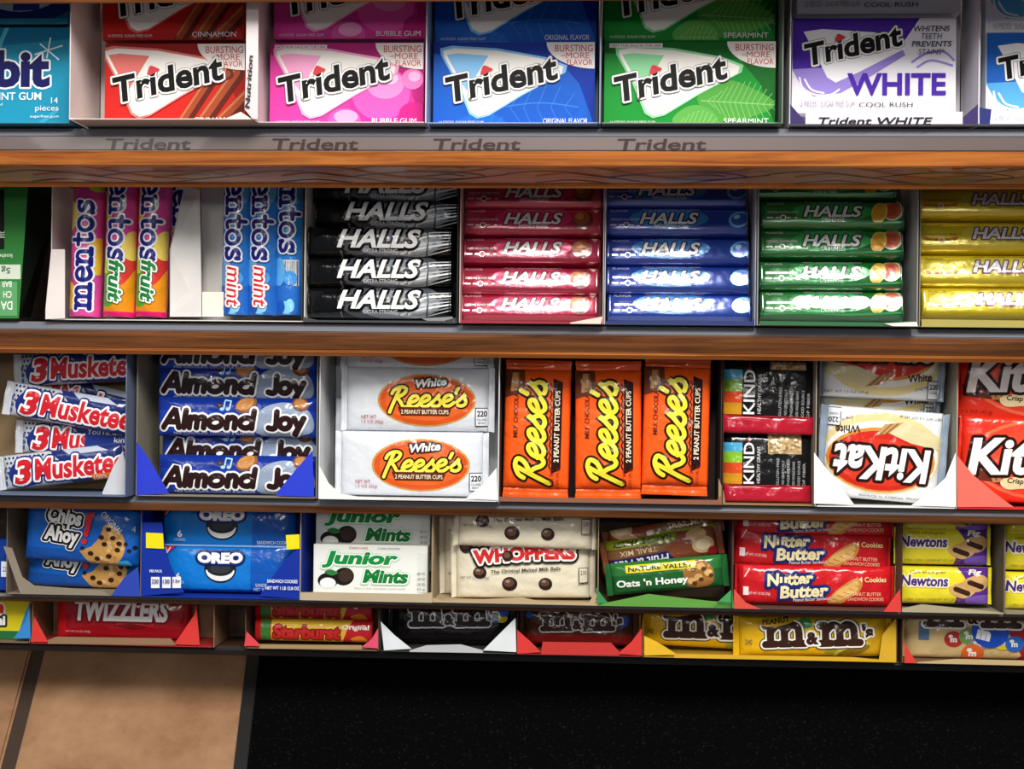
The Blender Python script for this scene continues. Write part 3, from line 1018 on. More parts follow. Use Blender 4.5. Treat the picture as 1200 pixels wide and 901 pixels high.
def flap_text(row, body, px, py, w, h, n, col, parent, rot=0, shear=0.0, bold=0.02, name='lettering'):
    """printed words on a flap facing out of the row"""
    o = pt(row, px, py, n * .001); k = depth_scale(row, px, py, n * .001)
    c, s_ = math.cos(R(rot)), math.sin(R(rot))
    xd = XV * c + UV * s_; yd = UV * c - XV * s_
    print_on(name, parent, Vector(parent.location), o, xd, yd, [fit_text(body, 0, 0, w * k, h * k, bold, shear)], mat(col, 'ink'), .0006)
flap_text(1, 'Nutrition', 292, 96, 62, 6, 28.3, '#2a2426', tp, 87, .1)
flap_text(1, 'Trident WHITE', 1026, 142, 132, 9, 10.4, '#2a2733', tw, 0, .2)
# ------------------------------------------------------------------ row 2: rolls
def halls(kind, W, H):
    base, dark, out = {'black': ('#0a0b0d', '#0b0c0e', '#0a0a0c'), 'cherry': ('#b80f45', '#8a0a30', '#6c0628'), 'blue': ('#0f3fa8', '#0a2a7c', '#061c5c'),
                       'green': ('#0a7a30', '#05571e', '#04481a'), 'yellow': ('#e6cf12', '#c7ac0a', '#7a4a68')}[kind]
    P = Pack(W, H, 'roll', base, 2, t=H * .95, finish='film' if kind == 'black' else 'foil', p=2.6 if kind == 'black' else 3.8)
    a = W / 2
    P.part = 'picture'
    if kind == 'black':
        P.ell(14, 0, 62, 24, '#4a4e55'); P.ell(22, -3, 50, 17, '#8a9098'); P.ell(30, -6, 34, 10, '#b4b9bf')
        for i in range(7):
            y = -14 + i * 3.4
            P.ribbon([[(20 + i * 3, -15), (50, y - 3 + i * .6), (a - 2, y + 4)]], 1.0 + (i % 3) * .5, ('#d9dde0', '#8b9096', '#f0f2f4')[i % 3])
        P.ribbon([[(-44, -17), (-46, 0), (-44, 17)]], 2.4, '#5c6066'); P.ribbon([[(56, -17), (58, 0), (56, 17)]], 2.0, '#4c5056')
        cx, cy, w, h = 0, 2.5, 99, 23
        sub = ('EXTRA STRONG', 2, -12, 40, 4)
    else:
        glow = {'cherry': '#d92a66', 'blue': '#2e86d0', 'green': '#2fae58', 'yellow': '#f3e54e'}[kind]
        cx = {'cherry': 1, 'blue': -8, 'green': 0, 'yellow': 12}[kind]
        P.ell(cx, 1, 46, 13, glow)
        cy, w, h = 0.5, 69, 15
        sub = {'cherry': ('SOOTHES & RELIEVES', cx, -9.5, 34, 3.6), 'blue': ('TRIPLE SOOTHING ACTION', cx + 2, -9.5, 40, 3.6), 'green': ('DEFENSE', cx, -10, 26, 5), 'yellow': ('TRIPLE SOOTHING ACTION', cx + 4, -9.5, 40, 3.6)}[kind]
        if kind == 'cherry':
            P.ell(59, 0, 12, 12.5, '#6e1a0c'); P.ell(57, 2, 9.5, 9, '#a04a22'); P.ell(55, 4, 5, 4.5, '#c97a45'); P.poly([(66, 16), (74, 8), (78, 12), (72, 17)], '#d9c7b0')
        elif kind == 'blue':
            P.ell(74, 0, 13, 10, '#6fb6ea', 20); P.ell(74, 0, 10, 7.5, '#184fb4', 20); P.ell(71, 3, 4, 2.6, '#9fd4f4', 20)
        elif kind == 'green':
            P.ell(70, 3, 12, 14, '#f2ede0', -30); P.ell(69, 3, 10, 12, '#e0703a', -30); P.ell(68, 3, 6.5, 8.5, '#c9503a', -30)
            P.ell(54, 0, 9, 14, '#f4d35a', -20); P.ell(53, -1, 7, 12, '#eeae2c', -20)
            P.ribbon([[(-a, -14), (-30, -13), (20, -14), (a, -12)]], 2.2, '#3fae5e')
        else:
            P.ribbon([[(-78, -6), (-60, -8), (-40, -6)]], 3.5, '#d9822a'); P.ell(70, 0, 10, 9, '#f0b428')
        lt = '#ecd9df' if kind != 'yellow' else '#9a6a20'
        P.tiny(-76, 9, -56, 12, lt, 'FLAVOR'); P.tiny(-76, -2.4, -40, .4, lt, 'COOLING FLAVOR METER')
        P.ribbon([[(-76, -8), (-70, -8)], [(-66, -8), (-62, -8)], [(-54, -8), (-50, -8)], [(-44, -8), (-42, -8)]], 1.6, lt)
        P.ribbon([circ(-58, -8, 3, 3)], .9, '#ffffff')
        P.tiny(cx - 32, 12, cx + 36, 14.3, lt, 'MENTHOL   COUGH SUPPRESSANT ORAL ANESTHETIC')
    P.part = 'logo'
    P.text('HALLS', cx, cy, w, h, '#f4f5f6', 0, .28, .03, [(out, 1.7), ] if kind != 'black' else [('#020203', 3.0)])
    P.part = 'wrapper'
    P.text(*sub, '#e2e4e6' if kind != 'yellow' else '#8a6a10')
    P.ribbon([[(-a + 3, -H / 2), (-a + 3, H / 2)]], 1.0, dark); P.ribbon([[(a - 3, -H / 2), (a - 3, H / 2)]], 1.0, dark)
    return P.build('cough_drop_roll')
def order(i, k):
    return ['lowest', 'second lowest', 'third from the bottom', 'fourth from the bottom', 'uppermost'][i]
HG = {'black': ('black foil cough drop roll with silver streaks', 'extra strong', ), 'cherry': ('red cherry cough drop roll',), 'blue': ('blue menthol cough drop roll',),
      'green': ('green citrus cough drop roll',), 'yellow': ('yellow honey-coloured cough drop roll',)}
HB, HC, HU, HGR, HY = halls('black', 172, 37), halls('cherry', 162, 32), halls('blue', 168, 33), halls('green', 167, 34), halls('yellow', 170, 37)
def stack(P, rows, cx, txt, grp, tx=-20):
    for i, (py, dx, n, r) in enumerate(rows):
        place(P, cx + dx, py, txt + ', ' + order(i, len(rows)) + ' in its stack', 'cough drops', grp, rot=r, n=n, tx=tx)
stack(HB, [(354.5, 0, 2, 0), (318.5, 0, 2, .3), (283, 0, 3, -.2), (251, 9, -12, 0), (219, 9, -14, 0)], 444, 'black silver-streaked cough drop roll', 'black cough drop rolls in their tray', -4)
stack(HC, [(364, -3, 0, .2), (331, -2, 0, -.2), (296, 0, -3, 0), (262, 1, -4, 0), (231, 2, -6, 0)], 623, 'red cherry cough drop roll', 'red cough drop rolls in their tray')
stack(HU, [(362, 0, 0, 0), (330, -2, 0, 0), (297, -2, -3, .2), (262, -4, -3, 0), (229, -6, -5, 0)], 796, 'blue menthol cough drop roll', 'blue cough drop rolls in their tray')
stack(HGR, [(360, 0, 0, 0), (325, -1, 0, 0), (288, 0, -2, 0), (254, 1, -3, -.2), (220, -8, -8, 0)], 975, 'green citrus cough drop roll', 'green cough drop rolls in their tray')
stack(HY, [(357, 4, 0, .2), (319, 0, 0, 0), (280, -1, -2, 0), (240, -2, -3, 0)], 1163, 'yellow cough drop roll', 'yellow cough drop rolls in their tray')

def mentos(kind, mx=-36, fx=52, sub=True, logo=True):
    L = 188
    base = '#e24ca4' if kind == 'fruit' else '#2f7fd6'
    P = Pack(L, 37, 'roll', base, 2, t=37, finish='film', p=2.0)
    P.part = 'picture'
    rn = random.Random(3 if kind == 'fruit' else 9)
    if kind == 'fruit':
        P.rect(fx - 30, -19, 107, 19, '#f09a1e')
        P.blob([(fx - 38, 16), (fx - 20, 20), (fx + 4, 8), (fx, -6), (fx - 24, -4)], '#d83a34'); P.blob([(fx - 6, -4), (fx + 22, 2), (fx + 30, -14), (fx + 6, -20), (fx - 14, -16)], '#4f9d2c')
        P.blob([(fx - 36, -6), (fx - 14, -4), (fx - 10, -18), (fx - 36, -20)], '#b7d23c')
        P.blob([(mx - 62, 19), (mx - 30, 19), (mx - 40, 6), (mx - 60, 8)], '#f4c23a'); P.blob([(mx - 20, -19), (mx + 20, -19), (mx + 10, -6), (mx - 16, -8)], '#f4c23a'); P.blob([(mx + 30, 19), (mx + 62, 19), (mx + 56, 6), (mx + 36, 9)], '#f5dd6a')
        P.rect(88, -19, 95, 19, '#e0186c')
    else:
        for i in range(16):
            P.ell(rn.uniform(-105, 105), rn.uniform(-16, 16), rn.uniform(8, 18), rn.uniform(5, 9), rn.choice(['#63b1ee', '#8fd0f6', '#2267c4', '#4b9be6']))
        P.rect(59, -19, 108, 19, '#2a6fcb')
        for i in range(5):
            P.ell(rn.uniform(70, 104), rn.uniform(-14, 14), 8, 5, rn.choice(['#7cc6f2', '#1a56b4']))
    if logo:
        P.part = 'logo'
        P.word(SERIF, 'mentos', mx, 1.0, 130, 27, 4.8, '#1a1c78', 0, 0, [('#eef2fb', 1.9)])
    P.part = 'badge'
    if sub:
        if kind == 'fruit': P.text('fruit', fx, 0, 50, 18, '#0f7a3a', 0, .25, .035, [('#0b4a24', 2.4), ('#f4f6ee', 1.7)])
        else: P.text('mint', fx + 8, 0, 48, 17, '#c8202c', 0, .2, .01, [('#8e1a26', 3.0), ('#f6f2f2', 2.2)])
    return P.build('mint_roll')
MF_A = mentos('fruit', mx=-22, fx=92, sub=False)
MF = mentos('fruit')
MM = mentos('mint')
MM_B = mentos('mint', mx=-45, sub=False)
g = 'chewy fruit mint rolls standing in the white tray'
place(MF_A, 97, 277, 'pink fruit mint roll standing upside down, leftmost in the white tray', 'mint roll', g, rot=88.5, n=2)
place(MF, 137, 277, 'fruit mint roll with green fruit word, second from left in white tray', 'mint roll', g, rot=-91.5, n=3)
place(MF, 175, 277, 'fruit mint roll with melon slice, third from left in white tray', 'mint roll', g, rot=-91.5, n=3, tx=0)
place(MF_A, 213, 276, 'pink mint roll half hidden at the right of the fruit mint rolls', 'mint roll', g, rot=-90, n=-14)
g = 'blue mint rolls standing in the white tray'
place(MM, 275, 277, 'blue mint roll with red mint word, leftmost of three', 'mint roll', g, rot=-90.5, n=0, tx=0, sc=.98)
place(MM, 306, 277, 'blue mint roll with red mint word, middle of three', 'mint roll', g, rot=-90, n=1, sc=.98)
r_ = place(MM_B, 338, 277, 'blue mint roll turned to its barcode, rightmost of three', 'mint roll', g, rot=-90, n=-2, sc=.98)
_bc = Pack(188, 37, 'roll', '#2f7fd6', 2, t=37, finish='film', p=2.0)
_bc.barcode(28, -12, 70, 12, False)
_b = _bc.art_bm('wrapper', [])
bmesh.ops.transform(_b, matrix=Matrix.Scale(_bc.s, 4), verts=_b.verts)
mesh_obj('barcode', _b, [mat('#e8eef4'), mat('#15203a')], r_, True)
tray(2, 'display_tray', 'white carton tray with slanted left flap holding the mint rolls', 60, 356, 214, '#ddd9d4', nf=6, nd=-48,
     flaps=[('#e6dedb', [(33, 366, 7), (36, 362, 7), (60, 292, 7), (76, 292, 7), (76, 373, 7), (50, 374, 7)])], slant=0)
# the stepped insert between the two kinds of mint rolls
def insert():
    root = empty('carton_insert', pt(2, 235, 372, -10 * .001))
    O = Vector(root.location)
    q = lambda x, y, n: pt(2, x, y, n * .001) - O
    slab('front_panel', [q(199, 292, 2), q(199, 371, 2), q(236, 371, 2), q(236, 340, 2), q(234, 222, -8), q(216, 218, -12)], .0012, mat('#dcdad8', 'paper'), root)
    slab('side_panel', [q(237, 342, 2), q(237, 371, 2), q(262, 371, -2), q(262, 342, -2)], .0012, mat('#e9e6d8', 'paper'), root)
    slab('rear_panel', [q(234, 216, -24), q(236, 345, -24), q(264, 345, -24), q(264, 216, -24)], .0012, mat('#dfddd6', 'paper'), root)
    tag(root, 'folded white carton insert between the fruit and blue mint rolls', 'carton insert')
insert()
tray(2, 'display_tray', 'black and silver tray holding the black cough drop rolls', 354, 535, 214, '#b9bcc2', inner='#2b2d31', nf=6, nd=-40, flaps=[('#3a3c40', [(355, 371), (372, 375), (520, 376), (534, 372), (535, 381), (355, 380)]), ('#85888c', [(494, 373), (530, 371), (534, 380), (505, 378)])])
tray(2, 'display_tray', 'torn red tray holding the cherry cough drop rolls', 539, 706, 214, '#c9a9a4', nf=12, nd=-36, flaps=[('#a01238', [(540, 375), (668, 377), (706, 370), (706, 382), (540, 382)]), ('#e4d3c4', [(668, 378, 13), (706, 371, 13), (704, 388, 13), (690, 385, 13), (668, 382, 13)])])
tray(2, 'display_tray', 'white and blue tray holding the blue cough drop rolls', 709, 884, 214, '#b6bcc6', nf=10, nd=-38, flaps=[('#1c2f6e', [(710, 376), (880, 377), (884, 372), (884, 384), (710, 383)])])
tray(2, 'display_tray', 'grey tray with torn white corner holding the green cough drop rolls', 888, 1074, 214, '#9a9c9e', nf=16, nd=-40, flaps=[('#26643a', [(890, 376), (1040, 378), (1070, 376), (1074, 384), (890, 384)]), ('#e6e2da', [(1036, 379, 17), (1074, 377, 17), (1076, 386, 17), (1046, 388, 17)])])
tray(2, 'display_tray', 'yellow and grey tray at the right edge holding yellow cough drop rolls', 1078, 1260, 214, '#8f8a70', nf=10, nd=-40, flaps=[('#a89c50', [(1080, 374), (1230, 376), (1260, 372), (1260, 385), (1080, 385)])])

def kind_carton():
    """green and black bar carton, seen on its front and right side"""
    root = empty('snack_bar_carton', pt(2, 10, 372, -10 * .001))
    O = Vector(root.location)
    A = pt(2, -70, 373, 6 * .001) - O; B = pt(2, 22, 373, 6 * .001) - O
    At = pt(2, -62, 205, 6 * .001) - O; Bt = pt(2, 34, 205, 6 * .001) - O
    C_ = pt(2, 36, 372, -38 * .001) - O; Ct = pt(2, 76, 205, -38 * .001) - O
    D_ = A + (C_ - B); Dt = At + (Ct - Bt)
    bm = bmesh.new()
    v = [bm.verts.new(p) for p in (A, B, Bt, At, D_, C_, Ct, Dt)]
    for f, mi in (((0, 1, 2, 3), 0), ((1, 5, 6, 2), 1), ((5, 4, 7, 6), 1), ((4, 0, 3, 7), 0), ((3, 2, 6, 7), 0), ((4, 5, 1, 0), 0)):
        bm.faces.new([v[i] for i in f]).material_index = mi
    mesh_obj('carton', bm, [mat('#2f7d38', 'card'), mat('#10190f', 'card')], root)
    xd = (B - A).normalized(); yd = (At - A); yd = (yd - xd * yd.dot(xd)).normalized()
    k = MPP[2]; org = A + O
    def pr(body, px, py, w, h, col, rot=180, name='lettering'):
        o = pt(2, px, py, .006)
        c, s_ = math.cos(R(rot)), math.sin(R(rot))
        print_on(name, root, O, o, xd * c + yd * s_, yd * c - xd * s_, [fit_text(body, 0, 0, w * k, h * k, .01)], mat(col, 'ink'), .0004)
    def bx(px0, py0, px1, py1, col, name='printed_panel'):
        slab(name, [pt(2, x, y, .0062) - O for x, y in ((px0, py1), (px1, py1), (px1, py0), (px0, py0))], .0002, mat(col, 'card'), root)
    bx(-40, 330, 20, 370, '#5e9c68'); bx(-40, 310, 24, 327, '#cfdccb'); bx(-40, 222, 5, 292, '#0d130d')
    pr('5g', 7, 316, 11, 9, '#2c5a34'); pr('BAR', 8, 333, 12, 7, '#eef4ec'); pr('CH', 9, 345, 10, 8, '#eef4ec'); pr('DA', 8, 358, 14, 10, '#eef4ec')
    pr('kosher', 5, 300, 20, 5, '#dfe9dc'); pr('int', 2, 275, 8, 8, '#cfdccb', 90)
    sx = (Bt - B).normalized(); sy = (B - C_); sy = -(sy - sx * sy.dot(sx)).normalized()
    cn = (C_ - B).cross(Bt - B).normalized()
    if sx.cross(sy).dot(cn) * (cn.dot(CPOS - (O + B))) < 0: sy = -sy
    w = (Bt - B).length
    print_on('side_lettering', root, O, O + B + (C_ - B) * .30, sx, sy, [fit_text("craving more KIND? you've come", w * .56, 0, w * .80, .0058, .01, .2)], mat('#e8efe4', 'ink'), .0004)
    for i in range(3):
        print_on('side_lettering', root, O, O + B + (C_ - B) * (.55 + .15 * i), sx, sy, [fit_text('Whatever brings you here look for the Blueberry Vanilla and', w * .55, 0, w * .7, .0028, 0, .1)], mat('#8fae8a', 'ink'), .0004)
    tag(root, 'green and black snack bar carton at the far left beside the mint tray', 'carton')
kind_carton()
# ------------------------------------------------------------------ row 3: bars
def musketeers(orange=False, note=False):
    P = Pack(140, 39, 'flow', '#c3c8d0', 3, t=18, crimp=9, finish='film', seed=2, taper=.45, wr=1.3)
    P.ends = (-1,)
    P.part = 'picture'
    P.poly([(-14, 20), (79, 20), (79, -20), (10, -20), (0, 6)], '#22306f'); P.poly([(0, 20), (40, 20), (56, 13), (10, 13)], '#b9c2d2')
    for i in range(10):
        for j in range(5):
            P.ell(-66 + i * 5 + (j % 2) * 2.5, -6 + j * 5.5, 1.4, 1.4, '#20306c'); P.layer -= 1
    P.layer += 1
    P.blob([(-60, 4), (-46, 15), (-30, 14), (-24, 2), (-28, -15), (-52, -17), (-62, -8)], '#1d2f7e')
    for i in range(3): P.rect(-76, -15 + i * 7, -66, -10 + i * 7, '#3d55a8')
    P.part = 'logo'
    P.text('3', -45, -1, 22, 28, '#c8202c', 0, .2, .05, [('#1c2c7a', 4.4), ('#f3f3f5', 2.4)])
    P.text('Musketeers', 31, 0, 126, 25, '#cc2230', 0, .14, .035, [('#1b2a74', 4.2), ('#f3f3f5', 2.2)], arc=-1)
    P.part = 'badge'
    if orange:
        P.rect(34, -22, 80, -12, '#ee7b21'); P.text('100% TASTE', 56, -16, 40, 5, '#f7e9d8')
    if note:
        P.rect(8, -14, 80, 16, '#1f3380')
        P.text("You're the best", 42, 9, 62, 7, '#eef0f6', 0, .1); P.text('kind', 52, 0, 18, 6, '#eef0f6', 0, .1); P.text('of you', 52, -8, 24, 6, '#eef0f6', 0, .1)
    return P.build('candy_bar')
M3, M3O, M3N = musketeers(), musketeers(True), musketeers(False, True)
g = 'silver and blue nougat bars piled at the left'
place(M3, 90, 430, 'silver and blue candy bar with red lettering, topmost of the left pile', 'candy bar', g, rot=4, n=-8)
place(M3, 100, 468, 'silver and blue candy bar sloping behind the second bar of the left pile', 'candy bar', g, rot=-13, n=-22)
place(M3, 80, 479, 'silver and blue candy bar tilted downward with its dark crimp at left edge', 'candy bar', g, rot=-9, n=2, sc=1.03)
place(M3N, 92, 514, 'silver and blue candy bar with handwritten note, second from bottom', 'candy bar', g, rot=-1, n=-10)
place(M3O, 72, 549, 'silver and blue candy bar with orange corner, lowest of the left pile', 'candy bar', g, rot=7, n=0, sc=1.03)
tray(3, 'display_tray', 'grey-blue tray with tan inside holding the nougat bars', -60, 146, 408, '#5f6f8c', inner='#9a8160', nf=22, nd=-44, rcol='#66738c', flaps=[('#c9ccd2', [(120, 577, 9), (132, 548, 9), (144, 528, 9), (150, 560, 9), (150, 586, 9), (120, 586, 9)])])

def almond():
    P = Pack(190, 46, 'flow', '#1a3fae', 3, t=22, crimp=0, finish='film', seed=4, wr=.8)
    P.part = 'picture'
    P.rect(-95, 8, 95, 24, '#12308f')
    P.blob([(20, -6), (34, 12), (60, 18), (86, 8), (90, -16), (60, -22), (28, -20)], '#93a3bd')
    P.ell(12, 15, 13, 9, '#8f5a2a', 25); P.ell(11, 16, 10.5, 6.8, '#c68a4e', 25); P.ribbon([[(2, 12), (11, 15), (19, 20)], [(3, 15), (11, 18), (17, 21)]], .7, '#a56c38')
    P.ell(76, 16, 10, 8, '#7a4a26', -20); P.ell(76, 17, 7.5, 5.5, '#b98048', -20)
    P.ribbon([[(-14, 10), (-13, 20)], [(-13, 20), (-6, 19)], [(-6, 19), (-7, 10)]], 1.6, '#a8d4f0'); P.ell(-16, 9.5, 2.6, 2, '#a8d4f0'); P.ell(-9, 9.5, 2.6, 2, '#a8d4f0')
    P.blob([(-24, 14), (-18, 18), (-17, 12)], '#3a1f18')
    P.part = 'logo'
    P.word(CASUAL, 'Almond', -32, -2.5, 116, 27, 7.0, '#2a1414', 0, .1, [('#f2f4f6', 2.2)])
    P.word(CASUAL, 'Joy', 60, -6, 48, 33, 7.0, '#2a1414', 0, .06, [('#f2f4f6', 2.2)])
    P.part = 'wrapper'
    P.text('MILK CHOCOLATE, COCONUT & ALMONDS', -26, -19.5, 96, 3.4, '#cdd8ec', 0, .1)
    return P.build('candy_bar')
AJ = almond()
g = 'blue coconut almond bars in their tray'
place(AJ, 276, 411, 'blue almond bar, topmost and mostly hidden under the shelf edge', 'candy bar', g, n=-12)
place(AJ, 276, 447, 'shadowed blue almond bar, second from top of its stack', 'candy bar', g, n=-14, rot=-.5)
place(AJ, 276, 489, 'blue almond bar fully in view in the middle of its stack', 'candy bar', g, n=-2)
place(AJ, 281, 525, 'blue almond bar with lettering cut off below, second from bottom', 'candy bar', g, n=-16)
place(AJ, 277, 559, 'blue almond bar at the front, lowest of its stack', 'candy bar', g, n=1)
tray(3, 'display_tray', 'bright blue tray with big corner gussets holding the almond bars', 160, 370, 408, '#8c8676', nf=9, nd=-44,
     flaps=[('#1a35d0', [(160, 518), (176, 540), (198, 578), (160, 580)]), ('#1a35d0', [(324, 578), (345, 552), (366, 528), (368, 582), (324, 581)])])

def white_cups():
    P = Pack(168, 76, 'flow', '#d9dee6', 3, t=24, crimp=7, finish='film', seed=6, taper=.35, wr=1.0)
    P.part = 'picture'
    P.ell(12, -1, 58, 31, '#c9984e'); P.ell(12, -1, 55.5, 29, '#d9541c'); P.ell(12, -1, 49, 24, '#e0662a')
    P.part = 'logo'
    P.word(SCRIPT, "Reese's", 13, 1, 94, 33, 4.0, '#f1e24a', 2, .12, [('#2a1208', 2.0)])
    P.text('White', 17, 20, 36, 10, '#f4f4f4', 6, .25, .03, [('#3a1a10', 2.2)])
    P.part = 'badge'
    P.poly([(-22, -9), (42, -9), (38, -19), (-18, -19)], '#5a2410'); P.text('2 PEANUT BUTTER CUPS', 10, -14.5, 56, 5, '#f0e6c8', 0, 0, .015)
    P.part = 'wrapper'
    P.text('NET WT', -56, -21, 18, 4.4, '#c5404a'); P.text('1.5 OZ (42g)', -52, -27, 26, 4.6, '#c5404a')
    P.rect(69, -31, 85, -9, '#22252c'); P.rect(70, -30, 84, -10, '#e6eaf0'); P.text('220', 77, -16, 11.5, 7, '#14161c', 0, 0, .03); P.text('CALORIES', 77, -23, 11, 2.6, '#14161c'); P.text('PER PACK', 77, -27, 9, 2.2, '#14161c')
    return P.build('peanut_butter_cup_pack')
WC = white_cups()
g = 'white peanut butter cup packs'
place(WC, 488, 468, 'white peanut butter cup pack with orange oval, upper of the two', 'candy pack', g, n=-3)
place(WC, 481, 544, 'white peanut butter cup pack with orange oval, lower of the two', 'candy pack', g, n=0)
place(WC, 487, 397, 'white peanut butter cup pack of which only the bottom strip shows', 'candy pack', g, n=-8)
place(WC, 480, 505, 'white peanut butter cup pack buried behind the two front packs', 'candy pack', g, n=-20, sc=.98)
tray(3, 'display_tray', 'torn white tray holding the white peanut butter cup packs', 374, 583, 410, '#e4e6e8', inner='#dfe2e5', nf=12, nd=-48,
     flaps=[('#eef0f1', [(374, 545), (385, 566), (398, 578), (420, 582), (450, 583), (450, 588), (374, 588)]), ('#f0f2f2', [(582, 548), (565, 568), (546, 584), (583, 586)])])

def orange_cups(glare=0):
    P = Pack(140, 78, 'flow', '#fb5f1c', 3, t=22, crimp=11, finish='film', seed=3 + glare, taper=.35, wr=1.2)
    P.part = 'picture'
    P.poly([(36, 39), (70, 39), (70, 16), (44, 14)], '#6a3520'); P.poly([(44, 32), (66, 30), (66, 24), (44, 22)], '#c08a50'); P.ribbon([[(44, 22), (66, 23)]], 2, '#9a5a30')
    P.poly([(-52, -18), (60, -18), (56, -29), (-46, -29)], '#2a1008')
    P.ribbon([[(-46 + i * 4, -17 + (i % 2) * 2) for i in range(26)]], 1.6, '#2a1008', False)
    P.part = 'logo'
    P.word(SCRIPT, "Reese's", -4, 4, 124, 46, 5.4, '#f3e63c', 0, .16, [('#2a1005', 2.6)])
    P.part = 'badge'
    P.text('2 PEANUT BUTTER CUPS', 4, -23.5, 84, 6, '#f3ead2', 0, 0, .02)
    P.text('MILK CHOCOLATE', 20, 25, 60, 5.4, '#5a1a0a', 0, .1, .01)
    P.part = 'wrapper'
    P.text('NET WT', -56, -19, 20, 4.6, '#8f1f12'); P.text('1.5 OZ (42 g)', -58, -26, 26, 4.6, '#8f1f12')
    return P.build('peanut_butter_cup_pack')
OC = orange_cups()
g = 'orange peanut butter cup packs standing on end'
place(OC, 629, 503, 'orange peanut butter cup pack standing on end, leftmost of three', 'candy pack', g, rot=89, n=-2)
place(OC, 713, 504, 'orange peanut butter cup pack standing on end, middle of three', 'candy pack', g, rot=90.5, n=0)
place(OC, 793, 500, 'orange peanut butter cup pack standing on end, rightmost and tilted glossy', 'candy pack', g, rot=89, n=3, ty=0)
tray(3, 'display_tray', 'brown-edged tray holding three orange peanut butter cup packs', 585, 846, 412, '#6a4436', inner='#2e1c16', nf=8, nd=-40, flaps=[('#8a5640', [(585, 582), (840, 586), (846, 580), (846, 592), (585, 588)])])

def kind_bar(grain):
    P = Pack(112, 74, 'flow', '#141416', 3, t=24, crimp=0, finish='film', seed=8, taper=.3, wr=1.0)
    P.part = 'picture'
    for i, c in enumerate(('#4aa7d2', '#86bd2c', '#dd4e22', '#d99a24')):
        P.rect(-58, 14 - i * 13.5, -32, 27.5 - i * 13.5, c)
    P.rect(-58, 26, 58, 38, '#101012')
    gy = 12 if grain else 27
    P.poly([(0, 38), (0, gy), (42, gy), (42, 38)], '#b59a70')
    rn = random.Random(4)
    for i in range(70):
        P.ell(rn.uniform(3, 39), rn.uniform(gy + 2, 37), 2.4, 1.8, rn.choice(['#dcc59a', '#9c7c4e', '#c9ad7c', '#efe0bf'])); P.layer -= (1 if i % 4 else 0)
    P.part = 'logo'
    P.rect(-31, -27, -17, 28, '#101012')
    P.text('KIND', -24, 0, 52, 13, '#f2f2f2', 90, 0, .012)
    P.part = 'wrapper'
    P.text('HEALTHY GRAINS', -12, -2, 46, 4.2, '#e4e4e4', 90)
    for i, b in enumerate(('GLUTEN FREE', 'NO GENETICALLY', 'ENGINEERED', '100% WHOLE GRAINS', 'GOOD SOURCE', 'OF FIBER')):
        P.text(b, 12 + i * 6.6, -10 - i * .8, 34 - (i % 2) * 4, 3.2, '#b7b9bb', 90)
    P.text('Dark Chocolate', -24, 32, 10, 3, '#c22a52', 90)
    P.rect(-56, -37, 56, -28, '#8e1224')
    return P.build('grain_bar')
KB, KBG = kind_bar(False), kind_bar(True)
def bar_seal():
    P = Pack(110, 22, 'flow', '#b01a30', 3, t=10, crimp=0, finish='film', seed=5, taper=.4, wr=1.6)
    P.part = 'picture'
    P.ribbon([[(-54 + i * 3, -8 + (i % 2) * 2) for i in range(37)]], 1.2, '#8a1224', False)
    P.ribbon([[(-54, 6), (-20, 8), (10, 5), (54, 7)]], 1.2, '#cc3048')
    return P
g = 'black grain bars with colour stripes'
def seal_on(bar, lift):
    bm = bar_seal().body_bm()
    s = MPP[3]
    bmesh.ops.transform(bm, matrix=Matrix.Translation(Vector((0, -38 * s, lift * .001))) @ Matrix.Scale(s, 4), verts=bm.verts)
    o = mesh_obj('end_crimp', bm, mat('#b01a30', 'film'), bar, True)
    o['label'] = 'red shiny folded end'
b1 = place(KB, 902, 460, 'black grain bar with colour stripes, upper of two with red end', 'snack bar', g, n=-2, rot=-1)
b2 = place(KBG, 900, 543, 'black grain bar with colour stripes, lower of two with red end', 'snack bar', g, n=-5, rot=0, sc=.93)
seal_on(b1, 6); seal_on(b2, 6)
place(KB, 903, 398, 'third black grain bar mostly hidden under the shelf edge', 'snack bar', g, n=-16)
tray(3, 'display_tray', 'dark cardboard tray holding the black grain bars', 845, 958, 414, '#9a7a52', inner='#3a2c20', nf=6, nd=-44, flaps=[('#a4845c', [(842, 560), (848, 575), (850, 590), (842, 592)])])

